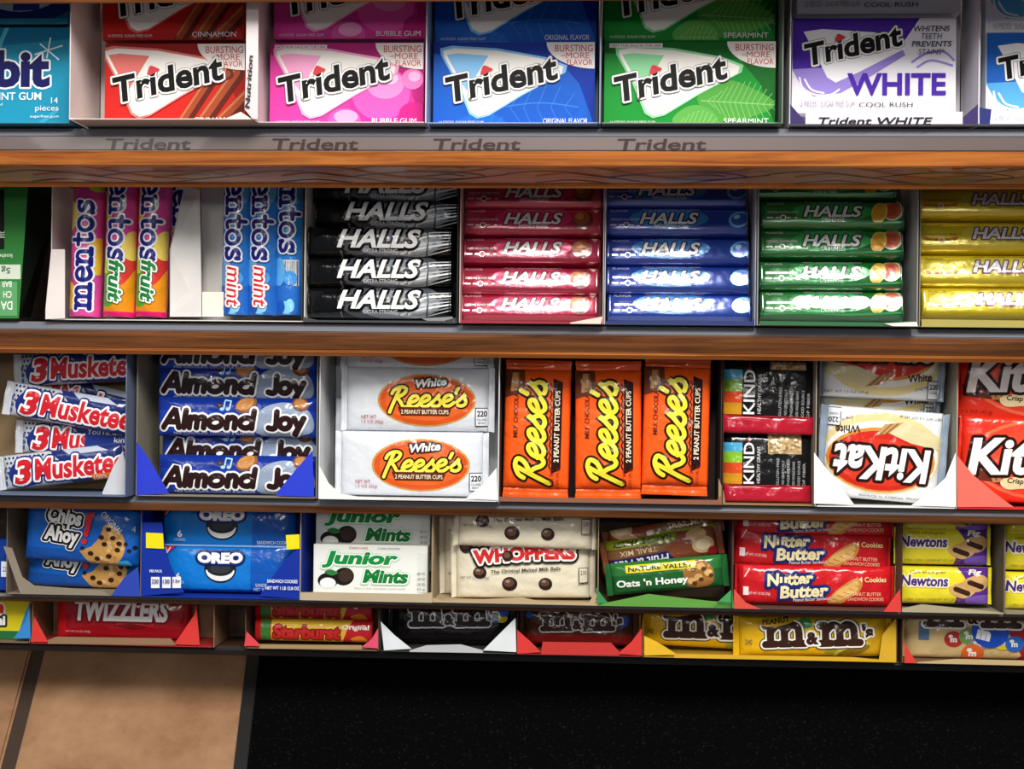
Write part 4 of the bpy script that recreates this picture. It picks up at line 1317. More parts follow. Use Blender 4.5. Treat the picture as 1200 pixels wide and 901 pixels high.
def wafer(white):
    W, H = (134, 108) if white else (176, 100)
    P = Pack(W, H, 'flow', '#e8eaec' if white else '#e2331e', 3, t=22, crimp=8 if white else 3, finish='film', seed=7 if white else 5, taper=.28, wr=1.0, crimp_col='#8d9cb0' if white else None)
    P.part = 'picture'
    if white:
        P.ell(2, -2, 70, 48, '#e6d49a'); P.ell(2, 2, 66, 42, '#f0eee6'); P.ell(3, 6, 63, 38, '#d8913c'); P.ell(3, 7, 60, 35, '#cf2a1e'); P.ell(2, 9, 52, 28, '#d83a26')
        P.poly([(-70, -24), (-20, -40), (-4, -26), (-30, -16), (-66, -10)], '#dcd2a4'); P.poly([(-20, -40), (2, -36), (12, -22), (-4, -26)], '#c49a62')
        P.ribbon([[(-14, -38), (0, -25)], [(-6, -37), (6, -24)]], 1.4, '#8a5a30')
    else:
        P.ell(10, 2, 90, 48, '#f06a48'); P.ell(10, 2, 86, 44, '#e8402a'); P.ell(8, 4, 70, 34, '#ee4a30')
        P.poly([(-84, -24), (-54, -26), (-38, -32), (-36, -18), (-60, -8), (-86, -10)], '#6a2c1c'); P.poly([(-52, -27), (-32, -24), (-40, -10), (-60, -8)], '#c88a54')
        P.ribbon([[(-48, -24), (-54, -9)], [(-42, -22), (-47, -9)]], 1.4, '#7a3a20')
        P.blob([(-40, -22), (10, -18), (88, -26), (88, -40), (0, -32), (-36, -34)], '#ecd9a6')
    P.part = 'logo'
    if white: P.text('KitKat', 2, 10, 112, 40, '#f6f6f4', 0, .12, .035, [('#2a0f0a', 3.6)])
    else: P.text('KitKat', -6, 6, 154, 44, '#f8f6f2', 3, .2, .035, [('#2a0d08', 3.6)])
    P.part = 'badge'
    if white:
        P.text('White', 44, -27, 28, 9, '#2c1c14', 8, .1, .02); P.text("Crisp Wafers 'n Creme", 58, -36, 40, 4.4, '#2c1c14', 18)
    else:
        P.text('Crisp Wafers in Chocolate', 12, -26, 96, 8, '#2c1410', -2, .1, .02)
        P.text('in MILK CHOCOLATE', 44, -37, 46, 4, '#8a2018')
    P.part = 'wrapper'
    if white:
        P.rect(53, -52, 69, -30, '#22252c'); P.rect(54, -51, 68, -31, '#dfe4ea'); P.text('220', 61, -37, 11, 6.4, '#14161c', 0, 0, .03); P.text('CALORIES', 61, -44, 10, 2.6, '#14161c')
        P.text('NET WT 1.5 OZ (42 g)', -40, -47, 50, 4, '#55585e')
        P.text("Crisp Wafers 'n Creme", -10, 49, 70, 3.6, '#3a3c42')
    else:
        P.text('1.5 OZ (42 g)', -68, -42, 34, 5, '#8a1f14')
    return P.build('wafer_bar')
WW, WR = wafer(True), wafer(False)
g = 'white wafer bars beside the grain bars'
place(WW, 1034, 414, 'white wafer bar lying right way up, topmost in its tray', 'wafer bar', g, n=-4, rot=-2)
place(WW, 1030, 440, 'white wafer bar showing only a thin strip between two others', 'wafer bar', g, n=-18, rot=-2)
place(WW, 1036, 535, 'white wafer bar turned upside down in front', 'wafer bar', g, n=2, rot=176)
g = 'red wafer bars at the right edge'
place(WR, 1217, 444, 'red wafer bar at the right edge, upper of two', 'wafer bar', g, n=-6, rot=-2)
place(WR, 1218, 541, 'red wafer bar at the right edge, lower of two', 'wafer bar', g, n=-2, rot=-2)
tray(3, 'display_tray', 'white tray with torn corners holding the white wafer bars', 956, 1120, 414, '#ebebea', inner='#aaa596', nf=9, nd=-46,
     flaps=[('#f2f3f3', [(954, 530), (966, 546), (984, 568), (1001, 591), (954, 590)]), ('#f2f3f3', [(1068, 592), (1090, 577), (1108, 560), (1120, 530), (1120, 594)])])
tray(3, 'display_tray', 'red tray with pale red corner holding the red wafer bars', 1122, 1330, 414, '#d8281e', inner='#c0261c', nf=8, nd=-42, flaps=[('#ef6b5c', [(1122, 534), (1140, 556), (1166, 578), (1188, 594), (1122, 594)])])
# ------------------------------------------------------------------ row 4: cookies and boxes
def chips():
    P = Pack(140, 84, 'flow', '#1a63c4', 4, t=26, crimp=0, finish='film', seed=2, taper=.3, wr=1.2)
    P.part = 'picture'
    P.rect(-70, -42, 70, -26, '#1554ae'); P.poly([(10, 60), (70, 60), (70, 33)], '#0f3f92')
    P.poly([(28, 18)] + [(28 + 27 * math.cos(R(a)), -6 + 27 * math.sin(R(a))) for a in range(80, -150, -12)] + [(0, -14), (14, -8), (24, 4)], '#c99a58')
    rn = random.Random(6)
    for i in range(26):
        a, q = rn.uniform(-110, 70), rn.uniform(8, 24)
        P.ell(28 + q * math.cos(R(a)), -6 + q * math.sin(R(a)), 2.8, 2.4, rn.choice(['#e2bd82', '#b98548', '#dab274'])); P.layer -= 1
    P.layer += 1
    for x, y in ((34, 14), (40, 4), (30, -4), (46, -10), (36, -18), (22, -22), (14, -16), (26, 4), (48, -2)):
        P.ell(x, y, 3.4, 2.8, '#3a1a10')
    for x, y in ((60, -10), (66, -6), (4, -10), (56, -2)):
        P.ell(x, y, 2.6, 2.2, '#2a1a2a')
    P.part = 'logo'
    P.text('Chips', -20, 24, 42, 24, '#f4f5f6', -6, .05, .045, [('#f4f5f6', 3.8), ('#0c0e14', 2.6)])
    P.text('Ahoy', -22, 2, 42, 24, '#f4f5f6', -6, .05, .045, [('#f4f5f6', 3.8), ('#0c0e14', 2.6)])
    P.poly([(7, 32), (16, 33), (10, 4), (5, 4)], '#d6282c'); P.ell(6, -2, 3.4, 3.4, '#d6282c')
    P.part = 'badge'
    P.text('ORIGINAL', 38, 22, 34, 7, '#e6eef6', -42, 0, .01)
    P.text('4', 64, 16, 4, 7, '#cfe0f2'); P.text('NET WT 1.55 OZ (44g)', 40, -36, 50, 4, '#cfe0f2')
    P.blob([(46, -26), (58, -22), (64, -30), (52, -34)], '#2fa6e0')
    P.items = [(pa, l, col, V if col == '#1554ae' else [(v[0], v[1] - 13) + tuple(v[2:]) for v in V], f) for pa, l, col, V, f in P.items]
    return P.build('cookie_pack')
CA = chips()
g = 'blue chocolate chip cookie packs'
place(CA, 94, 619, 'blue chocolate chip cookie pack, front one with whole bitten cookie', 'cookie pack', g, n=0, rot=-3, sc=.98)
place(CA, 96, 650, 'blue chocolate chip cookie pack peeking out below the front one', 'cookie pack', g, n=-16, rot=-1, sc=.98)
tray(4, 'display_tray', 'brown-lined blue tray holding the chocolate chip cookie packs', 8, 164, 592, '#8a7a62', inner='#7a6a54', nf=8, nd=-46,
     flaps=[('#8b8172', [(4, 640), (14, 642), (26, 676), (40, 686), (120, 692), (130, 698), (24, 696)]), ('#1a3fae', [(130, 698), (146, 676), (162, 664), (164, 700), (130, 699)])])

def oreo():
    P = Pack(158, 56, 'flow', '#1479d2', 4, t=22, crimp=0, finish='film', seed=5, taper=.3, wr=.6)
    P.part = 'picture'
    P.poly([(-79, 28), (-56, 28), (-79, 6)], '#1a3fae'); P.poly([(-78, 27), (-60, 27), (-77, 10)], '#d6282c'); P.ribbon([[(-74, 13), (-67, 24)], [(-70, 18), (-73, 24)]], 1.4, '#f6e6e6')
    P.ell(-6, 0, 19, 16, '#14161c'); P.ell(-6, -1, 17, 13, '#f0f2f4', 0, 28, 180, 360); P.ell(-6, 1, 16, 9, '#22242a'); P.ell(-6, 1, 12, 6, '#34363c')
    P.rect(30, -28, 79, 28, '#1257b6'); P.rect(-79, -28, 79, -24, '#123f9e')
    P.part = 'logo'
    P.text('OREO', -6, 14, 54, 13, '#f4f6f8', 0, 0, .07, [('#0c1840', 3.0), ('#0f2a78', 2.2)], arc=-1)
    P.part = 'badge'
    P.text('6', -56, -9, 6, 8, '#eef4fa', 0, 0, .03); P.text('COOKIES', -56, -16, 14, 3, '#cfe0f2')
    P.text('SANDWICH COOKIES', 56, -18, 40, 4, '#dfeaf6'); P.text('NET WT 1 LB 12.8 OZ', 55, -23, 42, 3.6, '#dfeaf6')
    P.ribbon([[(-79, 27), (79, 27)]], 1.6, '#8fb8ea')
    return P.build('cookie_pack')
OR = oreo()
g = 'blue sandwich cookie packs'
place(OR, 266, 617, 'blue sandwich cookie pack, upper of the two', 'cookie pack', g, n=-8)
place(OR, 264, 667, 'blue sandwich cookie pack, lower of the two', 'cookie pack', g, n=-4)
t_ = tray(4, 'display_tray', 'dark blue tray with yellow squares holding the sandwich cookie packs', 166, 352, 592, '#12329c', inner='#12329c', nf=9, nd=-44, finish='card',
     flaps=[('#12309a', [(166, 612), (190, 612), (193, 640), (200, 664), (216, 694), (166, 698)]), ('#12309a', [(352, 640), (338, 652), (322, 672), (304, 698), (352, 702)]), ('#e8dc1c', [(171, 624, 10.2), (191, 625, 10.2), (192, 643, 10.2), (171, 642, 10.2)]), ('#e8dc1c', [(335, 627, 10.2), (351, 626, 10.2), (351, 643, 10.2), (336, 644, 10.2)])])
for i, (b, x) in enumerate((('220', 182), ('130', 195), ('13g', 207))):
    O = Vector(t_.location)
    slab('nutrition_mark', [pt(4, *q, .0103) - O for q in ((x - 5, 689), (x + 5, 689), (x + 5, 676), (x - 5, 676))], .0002, mat('#e8eef8', 'card'), t_)
    flap_text(4, b, x, 681, 8, 5, 11.0, '#14275e', t_)
flap_text(4, 'PER PACK', 183, 669, 15, 3.2, 10.6, '#e8eef8', t_)
flap_text(4, 'SANDWICH COOKIES', 331, 681, 36, 4, 10.6, '#e8eef8', t_)
flap_text(4, 'NET WT 1 LB 12.8 OZ', 331, 689, 40, 4, 10.6, '#e8eef8', t_)

def junior():
    P = Pack(135, 57, 'box', '#e8eae6', 4, t=20, finish='card')
    P.rect(-68, -29, 68, 29, '#e9ebe7')
    P.part = 'picture'
    P.ell(-31, -9, 12, 10.5, '#181210', 15); P.ell(-29, -8, 9, 7.5, '#3a2a22', 15)
    P.ell(-50, -14, 12, 9, '#181210'); P.ell(-50, -17, 9.5, 6.5, '#e9ebe7', 0, 24, 0, 360); P.ell(-50, -17, 8.5, 5, '#f6f6f4')
    P.blob([(-54, -4), (-46, -1), (-38, -5), (-46, -8)], '#2a7a3a')
    P.rect(56, -26, 66, 20, '#dfe3de')
    P.part = 'logo'
    P.text('Junior', -12, 11, 90, 20, '#0d8a3e', 0, .2, .05, [('#bfe0c6', 2.6), ('#f2f6f0', 1.4)])
    P.text('Mints', 18, -8, 54, 16, '#0d7a34', 0, .2, .05, [('#bfe0c6', 2.6), ('#f2f6f0', 1.4)])
    P.part = 'wrapper'
    P.text('Creamy mints', -14, 25, 22, 3.6, '#c03a44', 0, .2); P.text('in pure chocolate', 22, 25, 26, 3, '#55585a', 0, .1)
    P.text('Minis in dark chocolate coated candy', 12, -22, 60, 2, '#8a8d8a')
    for i in range(4): P.text(('NET WT', '1.84 OZ', 'CAL 220', '52 g')[i], 60, -4 - i * 6, 9, 3, '#6a6e6a')
    return P.build('mint_box')
JM = junior()
g = 'white mint boxes with green lettering'
place(JM, 434, 667, 'white mint box with green lettering, lower of two in full light', 'candy box', g, n=-4)
place(JM, 437, 618, 'white mint box with green lettering, upper one cut by the shelf', 'candy box', g, n=-18)
place(JM, 438, 640, 'white mint box standing hidden behind the front two', 'candy box', g, n=-32)
tray(4, 'display_tray', 'tan cardboard tray holding the white mint boxes', 352, 506, 594, '#b3a284', inner='#a89678', nf=10, nd=-46, flaps=[('#b9a98c', [(352, 694), (368, 694), (492, 696), (506, 694), (506, 707), (352, 706)])])

def malt():
    P = Pack(158, 86, 'flow', '#e4dcc4', 4, t=24, crimp=6, finish='film', seed=9, taper=.32, wr=1.6)
    P.part = 'picture'
    for x, y, r in ((-50, -12, 8), (-15, -25, 9), (27, -25, 8), (-66, 18, 8), (62, 20, 8), (-20, 36, 8), (20, 34, 7)):
        P.ell(x, y, r, r * .92, '#2e1c14'); P.ell(x - 1, y + 1.5, r * .7, r * .55, '#5e4234'); P.ell(x - 2, y + 3, r * .3, r * .2, '#9a8274')
    P.part = 'logo'
    P.text('WHOPPERS', 2, 9, 120, 17, '#cf2a2c', 3, .0, .06, [('#1c1414', 4.6), ('#f4f2ec', 2.2)], arc=2)
    P.ell(-17, 8, 6.5, 6.5, '#2e1c14'); P.ell(-18, 9, 4, 3.5, '#6a4c3c')
    P.part = 'badge'
    P.text('The Original Malted Milk Balls', 4, -9, 82, 5.4, '#3a2a20', 3, .1, .02); P.text('NET WT 1.75 OZ (49g)', -56, -18, 34, 3.6, '#3a3a3a')
    P.rect(66, -24, 77, -6, '#2a2a2c'); P.rect(66.8, -23.2, 76.2, -6.8, '#dcd4bc'); P.text('230', 71.5, -12, 7, 5, '#222222')
    return P.build('malted_ball_bag')
MA = malt()
g = 'cream malted milk ball bags'
place(MA, 612, 663, 'cream malted milk ball bag with red lettering, lower front one', 'candy bag', g, n=-3, rot=1)
place(MA, 615, 600, 'cream malted milk ball bag, upper one overlapping the front bag', 'candy bag', g, n=6, rot=-1)
place(MA, 598, 605, 'cream malted milk ball bag showing its left side behind the upper one', 'candy bag', g, n=-20, rot=0)
place(MA, 598, 664, 'cream malted milk ball bag showing its left edge behind the lower one', 'candy bag', g, n=-22, rot=1)
tray(4, 'display_tray', 'torn tan cardboard tray holding the malted milk ball bags', 506, 700, 596, '#b39c78', inner='#a08a68', nf=8, nd=-48, flaps=[('#b8a27e', [(506, 700), (520, 704), (612, 700), (640, 706), (690, 706), (700, 690), (700, 714), (506, 709)])])

def granola(kind):
    P = Pack(130, 38, 'flow', {'fn': '#8a4a30', 'oats': '#1e5c2c', 'trail': '#6a3a28'}[kind], 4, t=20, crimp=7, finish='film', seed=3 if kind == 'fn' else 6, taper=.45, wr=1.4)
    P.part = 'picture'
    if kind == 'oats':
        P.rect(-65, 4, 65, 19, '#2c7034'); P.blob([(20, 12), (40, 16), (54, 4), (50, -14), (24, -14)], '#9c6a34')
        for x, y in ((28, 8), (40, 8), (36, -4), (48, 0), (28, -8)): P.ell(x, y, 5, 4, '#d3a868'); P.ell(x + 3, y - 3, 3, 2.4, '#5a3418')
    else:
        P.poly([(-16, 19), (66, 19), (66, 4), (-6, 4)], '#22225e'); P.ell(-48, 3, 13, 10, '#dcb888'); P.ell(-48, 3, 9, 6, '#ecd6ae'); P.ell(-42, -10, 12, 7, '#c9a06e'); P.ell(-58, 12, 6, 5, '#a8242c')
        P.poly([(-10, 3), (66, 3), (66, -6), (-4, -6)], '#7a5636')
        P.poly([(-16, -6), (66, -8), (66, -19), (-20, -19)], '#7f8a22' if kind == 'fn' else '#9a4a34')
    P.part = 'logo'
    if kind == 'oats': P.text("Oats 'n Honey", -18, -6, 84, 11, '#f2f4ea', 0, 0, .03)
    else: P.text('Fruit & Nut', 26, 11, 64, 10, '#e6e8ee', 0, .05, .02)
    P.part = 'badge'
    if kind == 'oats':
        P.rect(-48, 7, 34, 16, '#d8c81e'); P.text('NATURE VALLEY', -7, 11.5, 76, 6, '#143c1c', 0, 0, .03)
    else:
        P.text('TRAIL MIX', 28, -1.5, 44, 6, '#e0c8a0', 0, 0, .01); P.text('NATURE VALLEY', 22, -13, 70, 6.5, '#23321a', 0, 0, .02)
    return P.build('granola_bar')
GF, GO, GT = granola('fn'), granola('oats'), granola('trail')
g = 'granola bars in the green tray'
place(GF, 777, 616, 'brown and navy fruit and nut granola bar, topmost and tilted up', 'granola bar', g, n=-10, rot=11)
place(GF, 776, 636, 'granola bar turned upside down in deep shadow at the back of the green tray', 'granola bar', g, n=-22, rot=193)
place(GF, 776, 643, 'brown granola bar lying upside down behind the green oats bar, tilted up', 'granola bar', g, n=-7, rot=191)
place(GO, 782, 675, 'green oats and honey granola bar, lowest in the green tray', 'granola bar', g, n=6, rot=6)
place(GT, 778, 664, 'red-brown granola bar end peeking out at the lower left', 'granola bar', g, n=-24, rot=20)
tray(4, 'display_tray', 'nearly empty green-flapped tray holding the granola bars', 698, 858, 600, '#77613e', inner='#4a3822', nf=8, nd=-48,
     flaps=[('#2c8a4a', [(698, 688), (712, 706), (698, 708)]), ('#5a9a3a', [(712, 706), (760, 696), (830, 704), (858, 706), (858, 716), (700, 712)]), ('#3a9a50', [(834, 712), (858, 690), (860, 714)])])

def nutter():
    P = Pack(180, 48, 'flow', '#c61a22', 4, t=24, crimp=5, finish='film', seed=4, taper=.4, wr=1.4)
    P.crimp = 3
    P.part = 'picture'
    P.blob([(14, -18), (20, -8), (32, 2), (46, 10), (54, 6), (50, -6), (40, -12), (26, -22)], '#c98a42'); P.blob([(17, -16), (24, -6), (38, 3), (48, 7), (48, -4), (36, -12), (24, -18)], '#e0b068')
    for i in range(5): P.ribbon([[(18 + i * 7, -14 + i * 4), (26 + i * 6, -16 + i * 4)]], .8, '#a8702e'); P.layer -= 1
    P.layer += 1
    P.poly([(-84, 22), (-72, 22), (-84, 6)], '#e8333a'); P.ribbon([[(-82, 10), (-77, 19)]], 1.4, '#f4dada')
    P.rect(-92, -24, 92, -20, '#9c1018')
    P.part = 'logo'
    P.text('Nutter', -30, 8, 54, 15, '#f0e2b0', 4, .1, .04, [('#1c2468', 3.8)])
    P.text('Butter', -14, -6, 56, 15, '#f0e2b0', 4, .1, .04, [('#1c2468', 3.8)])
    P.part = 'badge'
    P.text('Peanut Butter Sandwich', -4, -15, 44, 4, '#f0e8e8', 4)
    P.text('4 Cookies', 66, 9, 32, 6, '#f2e2a0', 0, 0, .01); P.text('PEANUT BUTTER', 58, -8, 36, 4, '#f0c8a0'); P.text('SANDWICH COOKIES', 58, -14, 42, 4, '#f0c8a0')
    P.text('NET WT 1.9 OZ (53g)', -66, -10, 26, 4, '#f2d2d2'); P.rect(-84, -12, -78, -2, '#f0dede')
    return P.build('cookie_pack')
NB = nutter()
g = 'red peanut butter sandwich cookie packs'
place(NB, 956, 691, 'red peanut cookie pack in bright light, lowest of three', 'cookie pack', g, n=-1)
place(NB, 952, 644, 'red peanut cookie pack in the middle of three', 'cookie pack', g, n=-4, rot=-2)
place(NB, 956, 606, 'red peanut cookie pack, uppermost of three under the shelf', 'cookie pack', g, n=-4)
tray(4, 'display_tray', 'dark tray with red corners holding the peanut cookie packs', 858, 1056, 604, '#5a3a30', inner='#3a2420', nf=9, nd=-46, flaps=[('#d84a3a', [(860, 690), (874, 706), (892, 716), (860, 716)]), ('#d8382e', [(1036, 716), (1046, 702), (1055, 690), (1056, 718), (1036, 718)])])

def newtons():
    P = Pack(104, 44, 'flow', '#e8d832', 4, t=22, crimp=4, finish='film', seed=5, taper=.38, wr=1.6)
    P.part = 'picture'
    P.blob([(16, 26), (24, 6), (14, -10), (16, -26), (60, -26), (60, 26)], '#5a2e8a')
    for x, y in ((20, -4), (36, 4)):
        P.blob([(x - 14, y + 4), (x + 6, y + 10), (x + 16, y), (x + 2, y - 10), (x - 14, y - 4)], '#cfa468'); P.ribbon([[(x - 8, y + 1), (x + 6, y - 4)]], 6, '#3a2018')
    P.blob([(26, -12), (50, -10), (50, -20), (26, -20)], '#7a58b8')
    P.part = 'logo'
    P.text('Newtons', -24, 6, 54, 13, '#4a2a80', 0, .12, .035, [('#f4efc8', 1.6)])
    P.part = 'badge'
    P.text('Fig', 34, 16, 16, 8, '#f2ecd8', 0, .2, .035); P.text('100% whole grain', -20, 16, 40, 4, '#5a4a20', 0, .1); P.text('2 FRUIT CHEWY COOKIES NET WT 2 OZ (56g)', -14, -16, 64, 3.2, '#8a6a20')
    return P.build('fig_bar_pack')
NW = newtons()
g = 'yellow and purple fig bar packs'
place(NW, 1108, 687, 'yellow and purple fig bar pack, lowest of three in the middle tray', 'cookie pack', g, n=-4)
place(NW, 1107, 641, 'yellow and purple fig bar pack, second of three in the middle tray', 'cookie pack', g, n=-6)
place(NW, 1107, 604, 'yellow fig bar pack under the shelf, topmost of the middle tray', 'cookie pack', g, n=-9)
place(NW, 1232, 694, 'yellow fig bar pack at the right edge, lowest of its stack', 'cookie pack', g, n=-4)
place(NW, 1231, 648, 'yellow fig bar pack at the right edge, second of its stack', 'cookie pack', g, n=-6)
place(NW, 1231, 607, 'yellow fig bar pack at the right edge, topmost of its stack', 'cookie pack', g, n=-9)
tray(4, 'display_tray', 'grey-brown tray holding the middle stack of fig bar packs', 1057, 1176, 606, '#8f856e', inner='#6e6552', nf=9, nd=-46, flaps=[('#a8a080', [(1057, 713), (1080, 708), (1120, 712), (1176, 718), (1176, 724), (1057, 720)])])
tray(4, 'display_tray', 'grey-brown tray at the right edge holding the second stack of fig bar packs', 1178, 1300, 606, '#8f856e', inner='#6e6552', nf=9, nd=-46)
def blue_sliver():
    P = Pack(60, 60, 'box', '#123a94', 4, t=20, finish='card')
    P.rect(-30, -30, 30, 30, '#123a94'); P.part = 'badge'; P.rect(18, -14, 28, 4, '#dfe6f2'); P.text('220', 23, -5, 7, 6, '#14275e')
    return P.build('cookie_box')
place(blue_sliver(), -16, 665, 'dark blue box sliver at the far left edge beside the cookie tray', 'box', None, n=-2)
# ------------------------------------------------------------------ row 5: lowest shelf
def twiz():
    P = Pack(160, 62, 'flow', '#a01520', 5, t=22, crimp=0, finish='film', seed=3, taper=.4, wr=1.0)
    P.part = 'picture'
    P.rect(-80, -31, -66, 31, '#c01c24'); P.blob([(-12, -4), (20, 2), (40, -8), (20, -18), (-6, -14)], '#7a0e16')
    for i in range(4): P.ribbon([[(-6, -6 - i * 2), (14, -2 - i * 3), (38, -8 - i * 2)]], 1.2, '#d2323a'); P.layer -= 1
    P.layer += 1
    P.part = 'logo'
    P.text('TWIZZLERS', 0, 4, 112, 26, '#f2f0ee', 0, .12, .05, [('#7a0c14', 2.6)])
    P.part = 'wrapper'
    P.text('NET WT 2.5 OZ (70.8g)', -52, -22, 30, 3, '#e8c8c8')
    return P.build('licorice_pack')
place(twiz(), 142, 724, 'red licorice pack with white lettering on the lowest shelf', 'candy pack', None, n=-10)
tray(5, 'display_tray', 'red cornered cardboard tray holding the licorice pack', 38, 250, 706, '#a31c1c', inner='#8a6a4a', nf=6, nd=-34,
     flaps=[('#d8302a', [(36, 752), (40, 722), (56, 752)]), ('#d8302a', [(204, 755), (228, 720), (230, 708), (234, 756)]), ('#8c6f50', [(56, 750), (66, 746), (200, 748), (206, 756), (56, 756)])])
def sour():
    P = Pack(90, 56, 'box', '#d8c41a', 5, t=20, finish='card')
    P.rect(-45, -28, 45, 28, '#d6c622'); P.part = 'picture'; P.poly([(28, -28), (36, -4), (45, 20), (45, -28)], '#2a86c8'); P.rect(-45, -28, 45, -18, '#23683a')
    P.part = 'logo'; P.text('ch', 0, 10, 26, 16, '#d83a2a', 0, 0, .05, [('#f4efe2', 2.2)]); P.text('mini', 2, -6, 26, 11, '#f4f2ec', 0, 0, .05, [('#14303a', 2.4)])
    return P.build('candy_box')
place(sour(), -8, 722, 'yellow and green candy box with blue corner at the far left bottom', 'candy box', None, n=-4)
tray(5, 'display_tray', 'blue flapped tray at the far left of the lowest shelf', -60, 34, 706, '#7a6a52', inner='#6a5a44', nf=5, nd=-34, flaps=[('#2b83cc', [(16, 748), (30, 728), (34, 708), (36, 748)])])

def starburst():
    P = Pack(140, 26, 'roll', '#b81c20', 5, t=24, finish='film', p=2.8)
    P.part = 'picture'
    P.rect(-50, -13, 62, 13, '#e8b838'); P.rect(-62, -12, -51, 12, '#3a7a34'); P.poly([(34, -13), (70, -13), (70, 13), (46, 13), (40, 2)], '#c0222a'); P.blob([(44, -8), (56, -4), (64, -10), (54, -14)], '#e8842a')
    P.part = 'logo'
    P.text('Starburst', -8, -1, 80, 17, '#c82a28', 0, .1, .05, [('#7a1a10', 1.2)])
    P.part = 'badge'
    P.text('Original', 50, 5, 32, 7, '#f6ece6', 0, 0, .03)
    return P.build('fruit_chew_roll')
ST = starburst()
g = 'fruit chew rolls on the lowest shelf'
place(ST, 367, 740, 'red and yellow fruit chew roll lying in front on the lowest shelf', 'fruit chew roll', g, n=-4)
place(ST, 367, 714, 'shadowed red and yellow fruit chew roll behind the front one', 'fruit chew roll', g, n=-14)
tray(5, 'display_tray', 'tray with pink-red corners holding the fruit chew rolls', 288, 443, 706, '#7a5a3a', inner='#5a4028', nf=6, nd=-34, flaps=[('#e0404c', [(286, 757), (289, 740), (306, 757)]), ('#e0486a', [(424, 758), (436, 748), (443, 736), (443, 760)]), ('#a48a60', [(304, 755), (424, 756), (424, 761), (304, 760)])])

def mm(kind):
    base, let, out = {'dark': ('#141014', '#2a1c18', '#d6d6da'), 'milk': ('#4a2a1c', '#3a2018', '#c9c2bc'), 'peanut': ('#e6b414', '#3a2014', '#f4f0e6'), 'tan': ('#d8bc84', '#3a2418', '#f4f0e6')}[kind]
    P = Pack(172, 60 if kind != 'peanut' else 47, 'flow', base, 5, t=22, crimp=7, finish='film', seed={'dark': 2, 'milk': 4, 'peanut': 6, 'tan': 8}[kind], taper=.42, wr=1.5)
    P.part = 'picture'
    rn = random.Random(kind)
    rn = random.Random({'dark': 1, 'milk': 2, 'peanut': 3, 'tan': 4}[kind])
    cols = ['#c8262a', '#2a62c0', '#3a9a48', '#e08a24', '#e6cc2c', '#6a3a24']
    if kind == 'dark':
        P.ell(14, 10, 60, 26, '#2a2226')
        for i in range(16): P.ell(rn.uniform(10, 80), rn.uniform(4, 28), 8, 6, cols[i % 5])
    elif kind == 'milk':
        P.rect(-86, -30, 86, -14, '#7a1a18'); P.ell(36, -4, 14, 9, '#5a3220')
        for i in range(5): P.ell(rn.uniform(-80, -40), rn.uniform(14, 28), 6, 5, cols[i % 5])
        P.ell(70, 8, 10, 9, '#2a4a9a')
    elif kind == 'peanut':
        P.ell(36, -18, 24, 6, '#a89a28'); P.ell(-10, 16, 9, 6, '#3a8a48'); P.ell(-26, 12, 8, 6, '#d8b62a'); P.ell(4, 18, 7, 4, '#c8a028')
        P.poly([(86, 25), (20, -25), (86, -25)], '#c79a16'); P.ell(44, -14, 22, 7, '#c9c04a', 18); P.ell(46, -16, 20, 5, '#8a6a1a', 18)
    else:
        P.rect(-72, -8, -60, 14, '#5a7a9c')
        P.poly([(40, -30), (86, 8), (86, -30)], '#a8202a'); P.poly([(30, 6), (86, 20), (86, -30), (50, -30)], '#a8202a')
        for x, y, r, c in ((-32, -6, 11, '#b8322c'), (-14, -2, 12, '#7aa05a'), (-4, -12, 10, '#8a98a0'), (24, -8, 11, '#e0c22c'), (38, -10, 11, '#2a6ac8'), (-10, -22, 13, '#e2682c')):
            P.ell(x, y, r, r * .85, c); P.ell(x - r * .3, y + r * .3, r * .25, r * .18, '#f0ece6')
            P.text('m', x, y - 1, r * .7, r * .45, '#f4f2ee', 0, 0, .05)
        P.ell(10, 6, 22, 21, '#1d4fc4'); P.ell(5, 14, 6, 4, '#6a98ec')
        P.text('m', 2, 0, 16, 12, '#f4f6fa', -12, 0, .08)
    P.part = 'logo'
    if kind == 'tan':
        P.word(SERIF, 'm', -44, 20, 48, 24, 7, let, 0, 0, [('#f4f0e6', 2.0)]); P.word(SERIF, 'm', 22, 20, 48, 24, 7, let, 0, 0, [('#f4f0e6', 2.0)]); P.text('&', -10, 19, 13, 13, let, 0, 0, .05, [('#f4f0e6', 1.6)])
        P.part = 'badge'; P.text('SHARING', 66, 8, 36, 8, '#e6c83a', 8, .1, .04); P.text('SIZE', 70, -2, 22, 8, '#e6c83a', 8, .1, .04)
    else:
        cy = 3 if kind == 'peanut' else 6
        P.word(SERIF, 'm', -34, cy, 54, 30, 8.5, let, 2, 0, [('#1a0e0a', 3.0), (out, 2.0)])
        P.word(SERIF, 'm', 30, cy + 1, 54, 29, 8.5, let, 2, 0, [('#1a0e0a', 3.0), (out, 2.0)])
        P.text('&', -2, cy - 4, 15, 15, let, 2, 0, .06, [(out, 2.2)]); P.text("'s", 62, cy + 4, 13, 18, let, 2, 0, .06, [(out, 2.0)])
        if kind == 'peanut':
            P.part = 'badge'; P.ell(-44, 19, 22, 6, '#c9a21c', 6); P.text('PEANUT', -44, 19, 32, 6, '#2e1c10', 6, 0, .03); P.text('240', -76, -6, 8, 6, '#6a5a3a')
    return P.build('candy_bag')
MD, MK, MP, MT = mm('dark'), mm('milk'), mm('peanut'), mm('tan')
place(MD, 528, 728, 'black dark chocolate candy bag with coloured candies in shadow', 'candy bag', 'coated candy bags on the lowest shelf', n=-10, sc=.82)
place(MK, 678, 734, 'dark brown candy bag in shadow inside the red tray', 'candy bag', 'coated candy bags on the lowest shelf', n=-10, sc=.75)
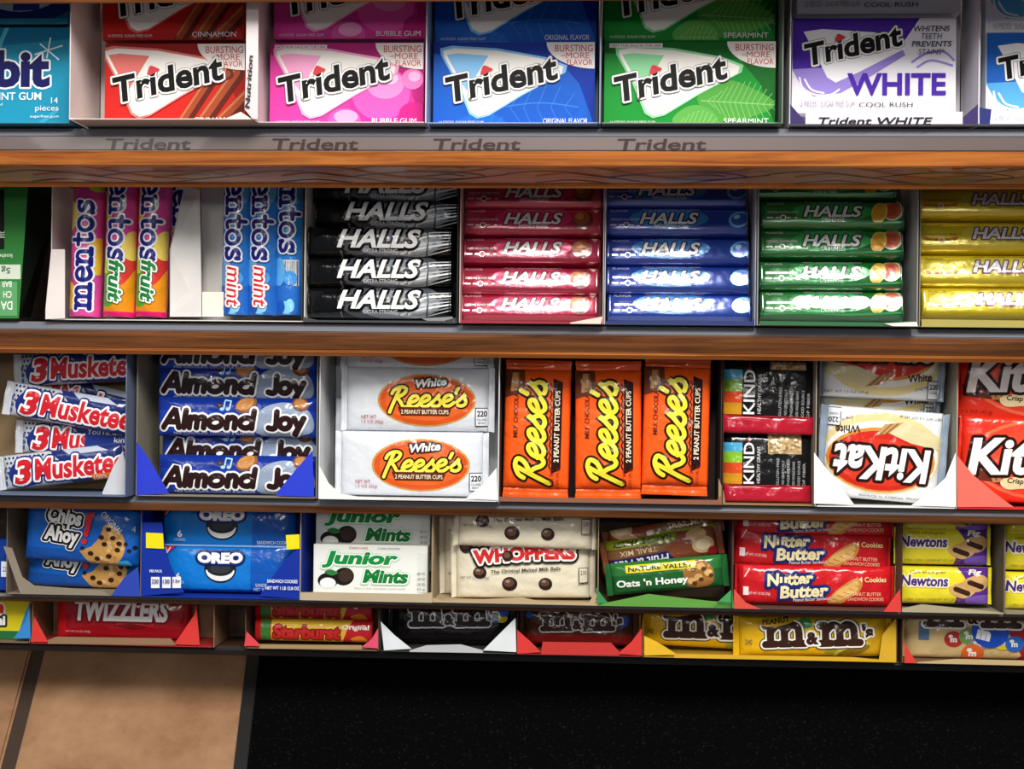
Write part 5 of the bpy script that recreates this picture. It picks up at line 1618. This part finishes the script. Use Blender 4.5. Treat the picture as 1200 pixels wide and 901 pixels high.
place(MP, 838, 740, 'yellow peanut candy bag at left, mostly behind the front yellow bag', 'candy bag', 'coated candy bags on the lowest shelf', n=-14, rot=-2)
place(MP, 954, 750, 'yellow peanut candy bag lying in front with big brown letters', 'candy bag', 'coated candy bags on the lowest shelf', n=3, rot=1)
place(MP, 950, 722, 'yellow peanut candy bag in shadow behind the front yellow bag', 'candy bag', 'coated candy bags on the lowest shelf', n=-17, rot=0)
place(MT, 1150, 752, 'tan candy bag with blue ball and red corner at lower right', 'candy bag', 'coated candy bags on the lowest shelf', n=-6, rot=0)
tray(5, 'display_tray', 'white cornered tray holding the black candy bag', 446, 605, 708, '#3a3632', inner='#2a2624', nf=6, nd=-34, flaps=[('#dfe6ea', [(446, 728), (462, 744), (482, 760), (450, 762)]), ('#dfe6ea', [(566, 762), (586, 742), (604, 724), (605, 764)]), ('#b9bdc0', [(480, 762), (500, 756), (540, 755), (566, 762), (566, 765), (480, 764)])])
tray(5, 'display_tray', 'red tray with cut-out lip holding the dark brown candy bag', 606, 752, 708, '#8a1a18', inner='#5a1410', nf=6, nd=-34, flaps=[('#d8302c', [(606, 738), (622, 752), (634, 764), (606, 766)]), ('#c42a26', [(634, 764), (636, 752), (716, 753), (726, 764), (726, 768), (634, 767)]), ('#d8302c', [(724, 766), (740, 752), (752, 736), (752, 768)])])
tray(5, 'display_tray', 'yellow tray holding the peanut candy bags', 754, 1050, 710, '#b8901a', inner='#7a5a14', nf=6, nd=-34, flaps=[('#e8b81c', [(755, 745), (770, 752), (794, 767), (755, 768)]), ('#d8aa1a', [(790, 766), (1000, 770), (1030, 773), (1034, 744), (1050, 724), (1050, 776), (790, 771)])])
tray(5, 'display_tray', 'brown tray with red corner holding the tan candy bag', 1058, 1290, 712, '#7a5a3a', inner='#6a4a2c', nf=6, nd=-34, flaps=[('#dc3228', [(1060, 752), (1066, 764), (1075, 780), (1060, 782)]), ('#bfa878', [(1074, 776), (1120, 772), (1290, 776), (1290, 784), (1074, 783)])])

# drop the unplaced uncut originals
for o in [o for o in SC.objects if o.parent is None and o.type == 'EMPTY' and 'label' not in o]:
    for c in list(o.children_recursive):
        bpy.data.objects.remove(c)
    bpy.data.objects.remove(o)
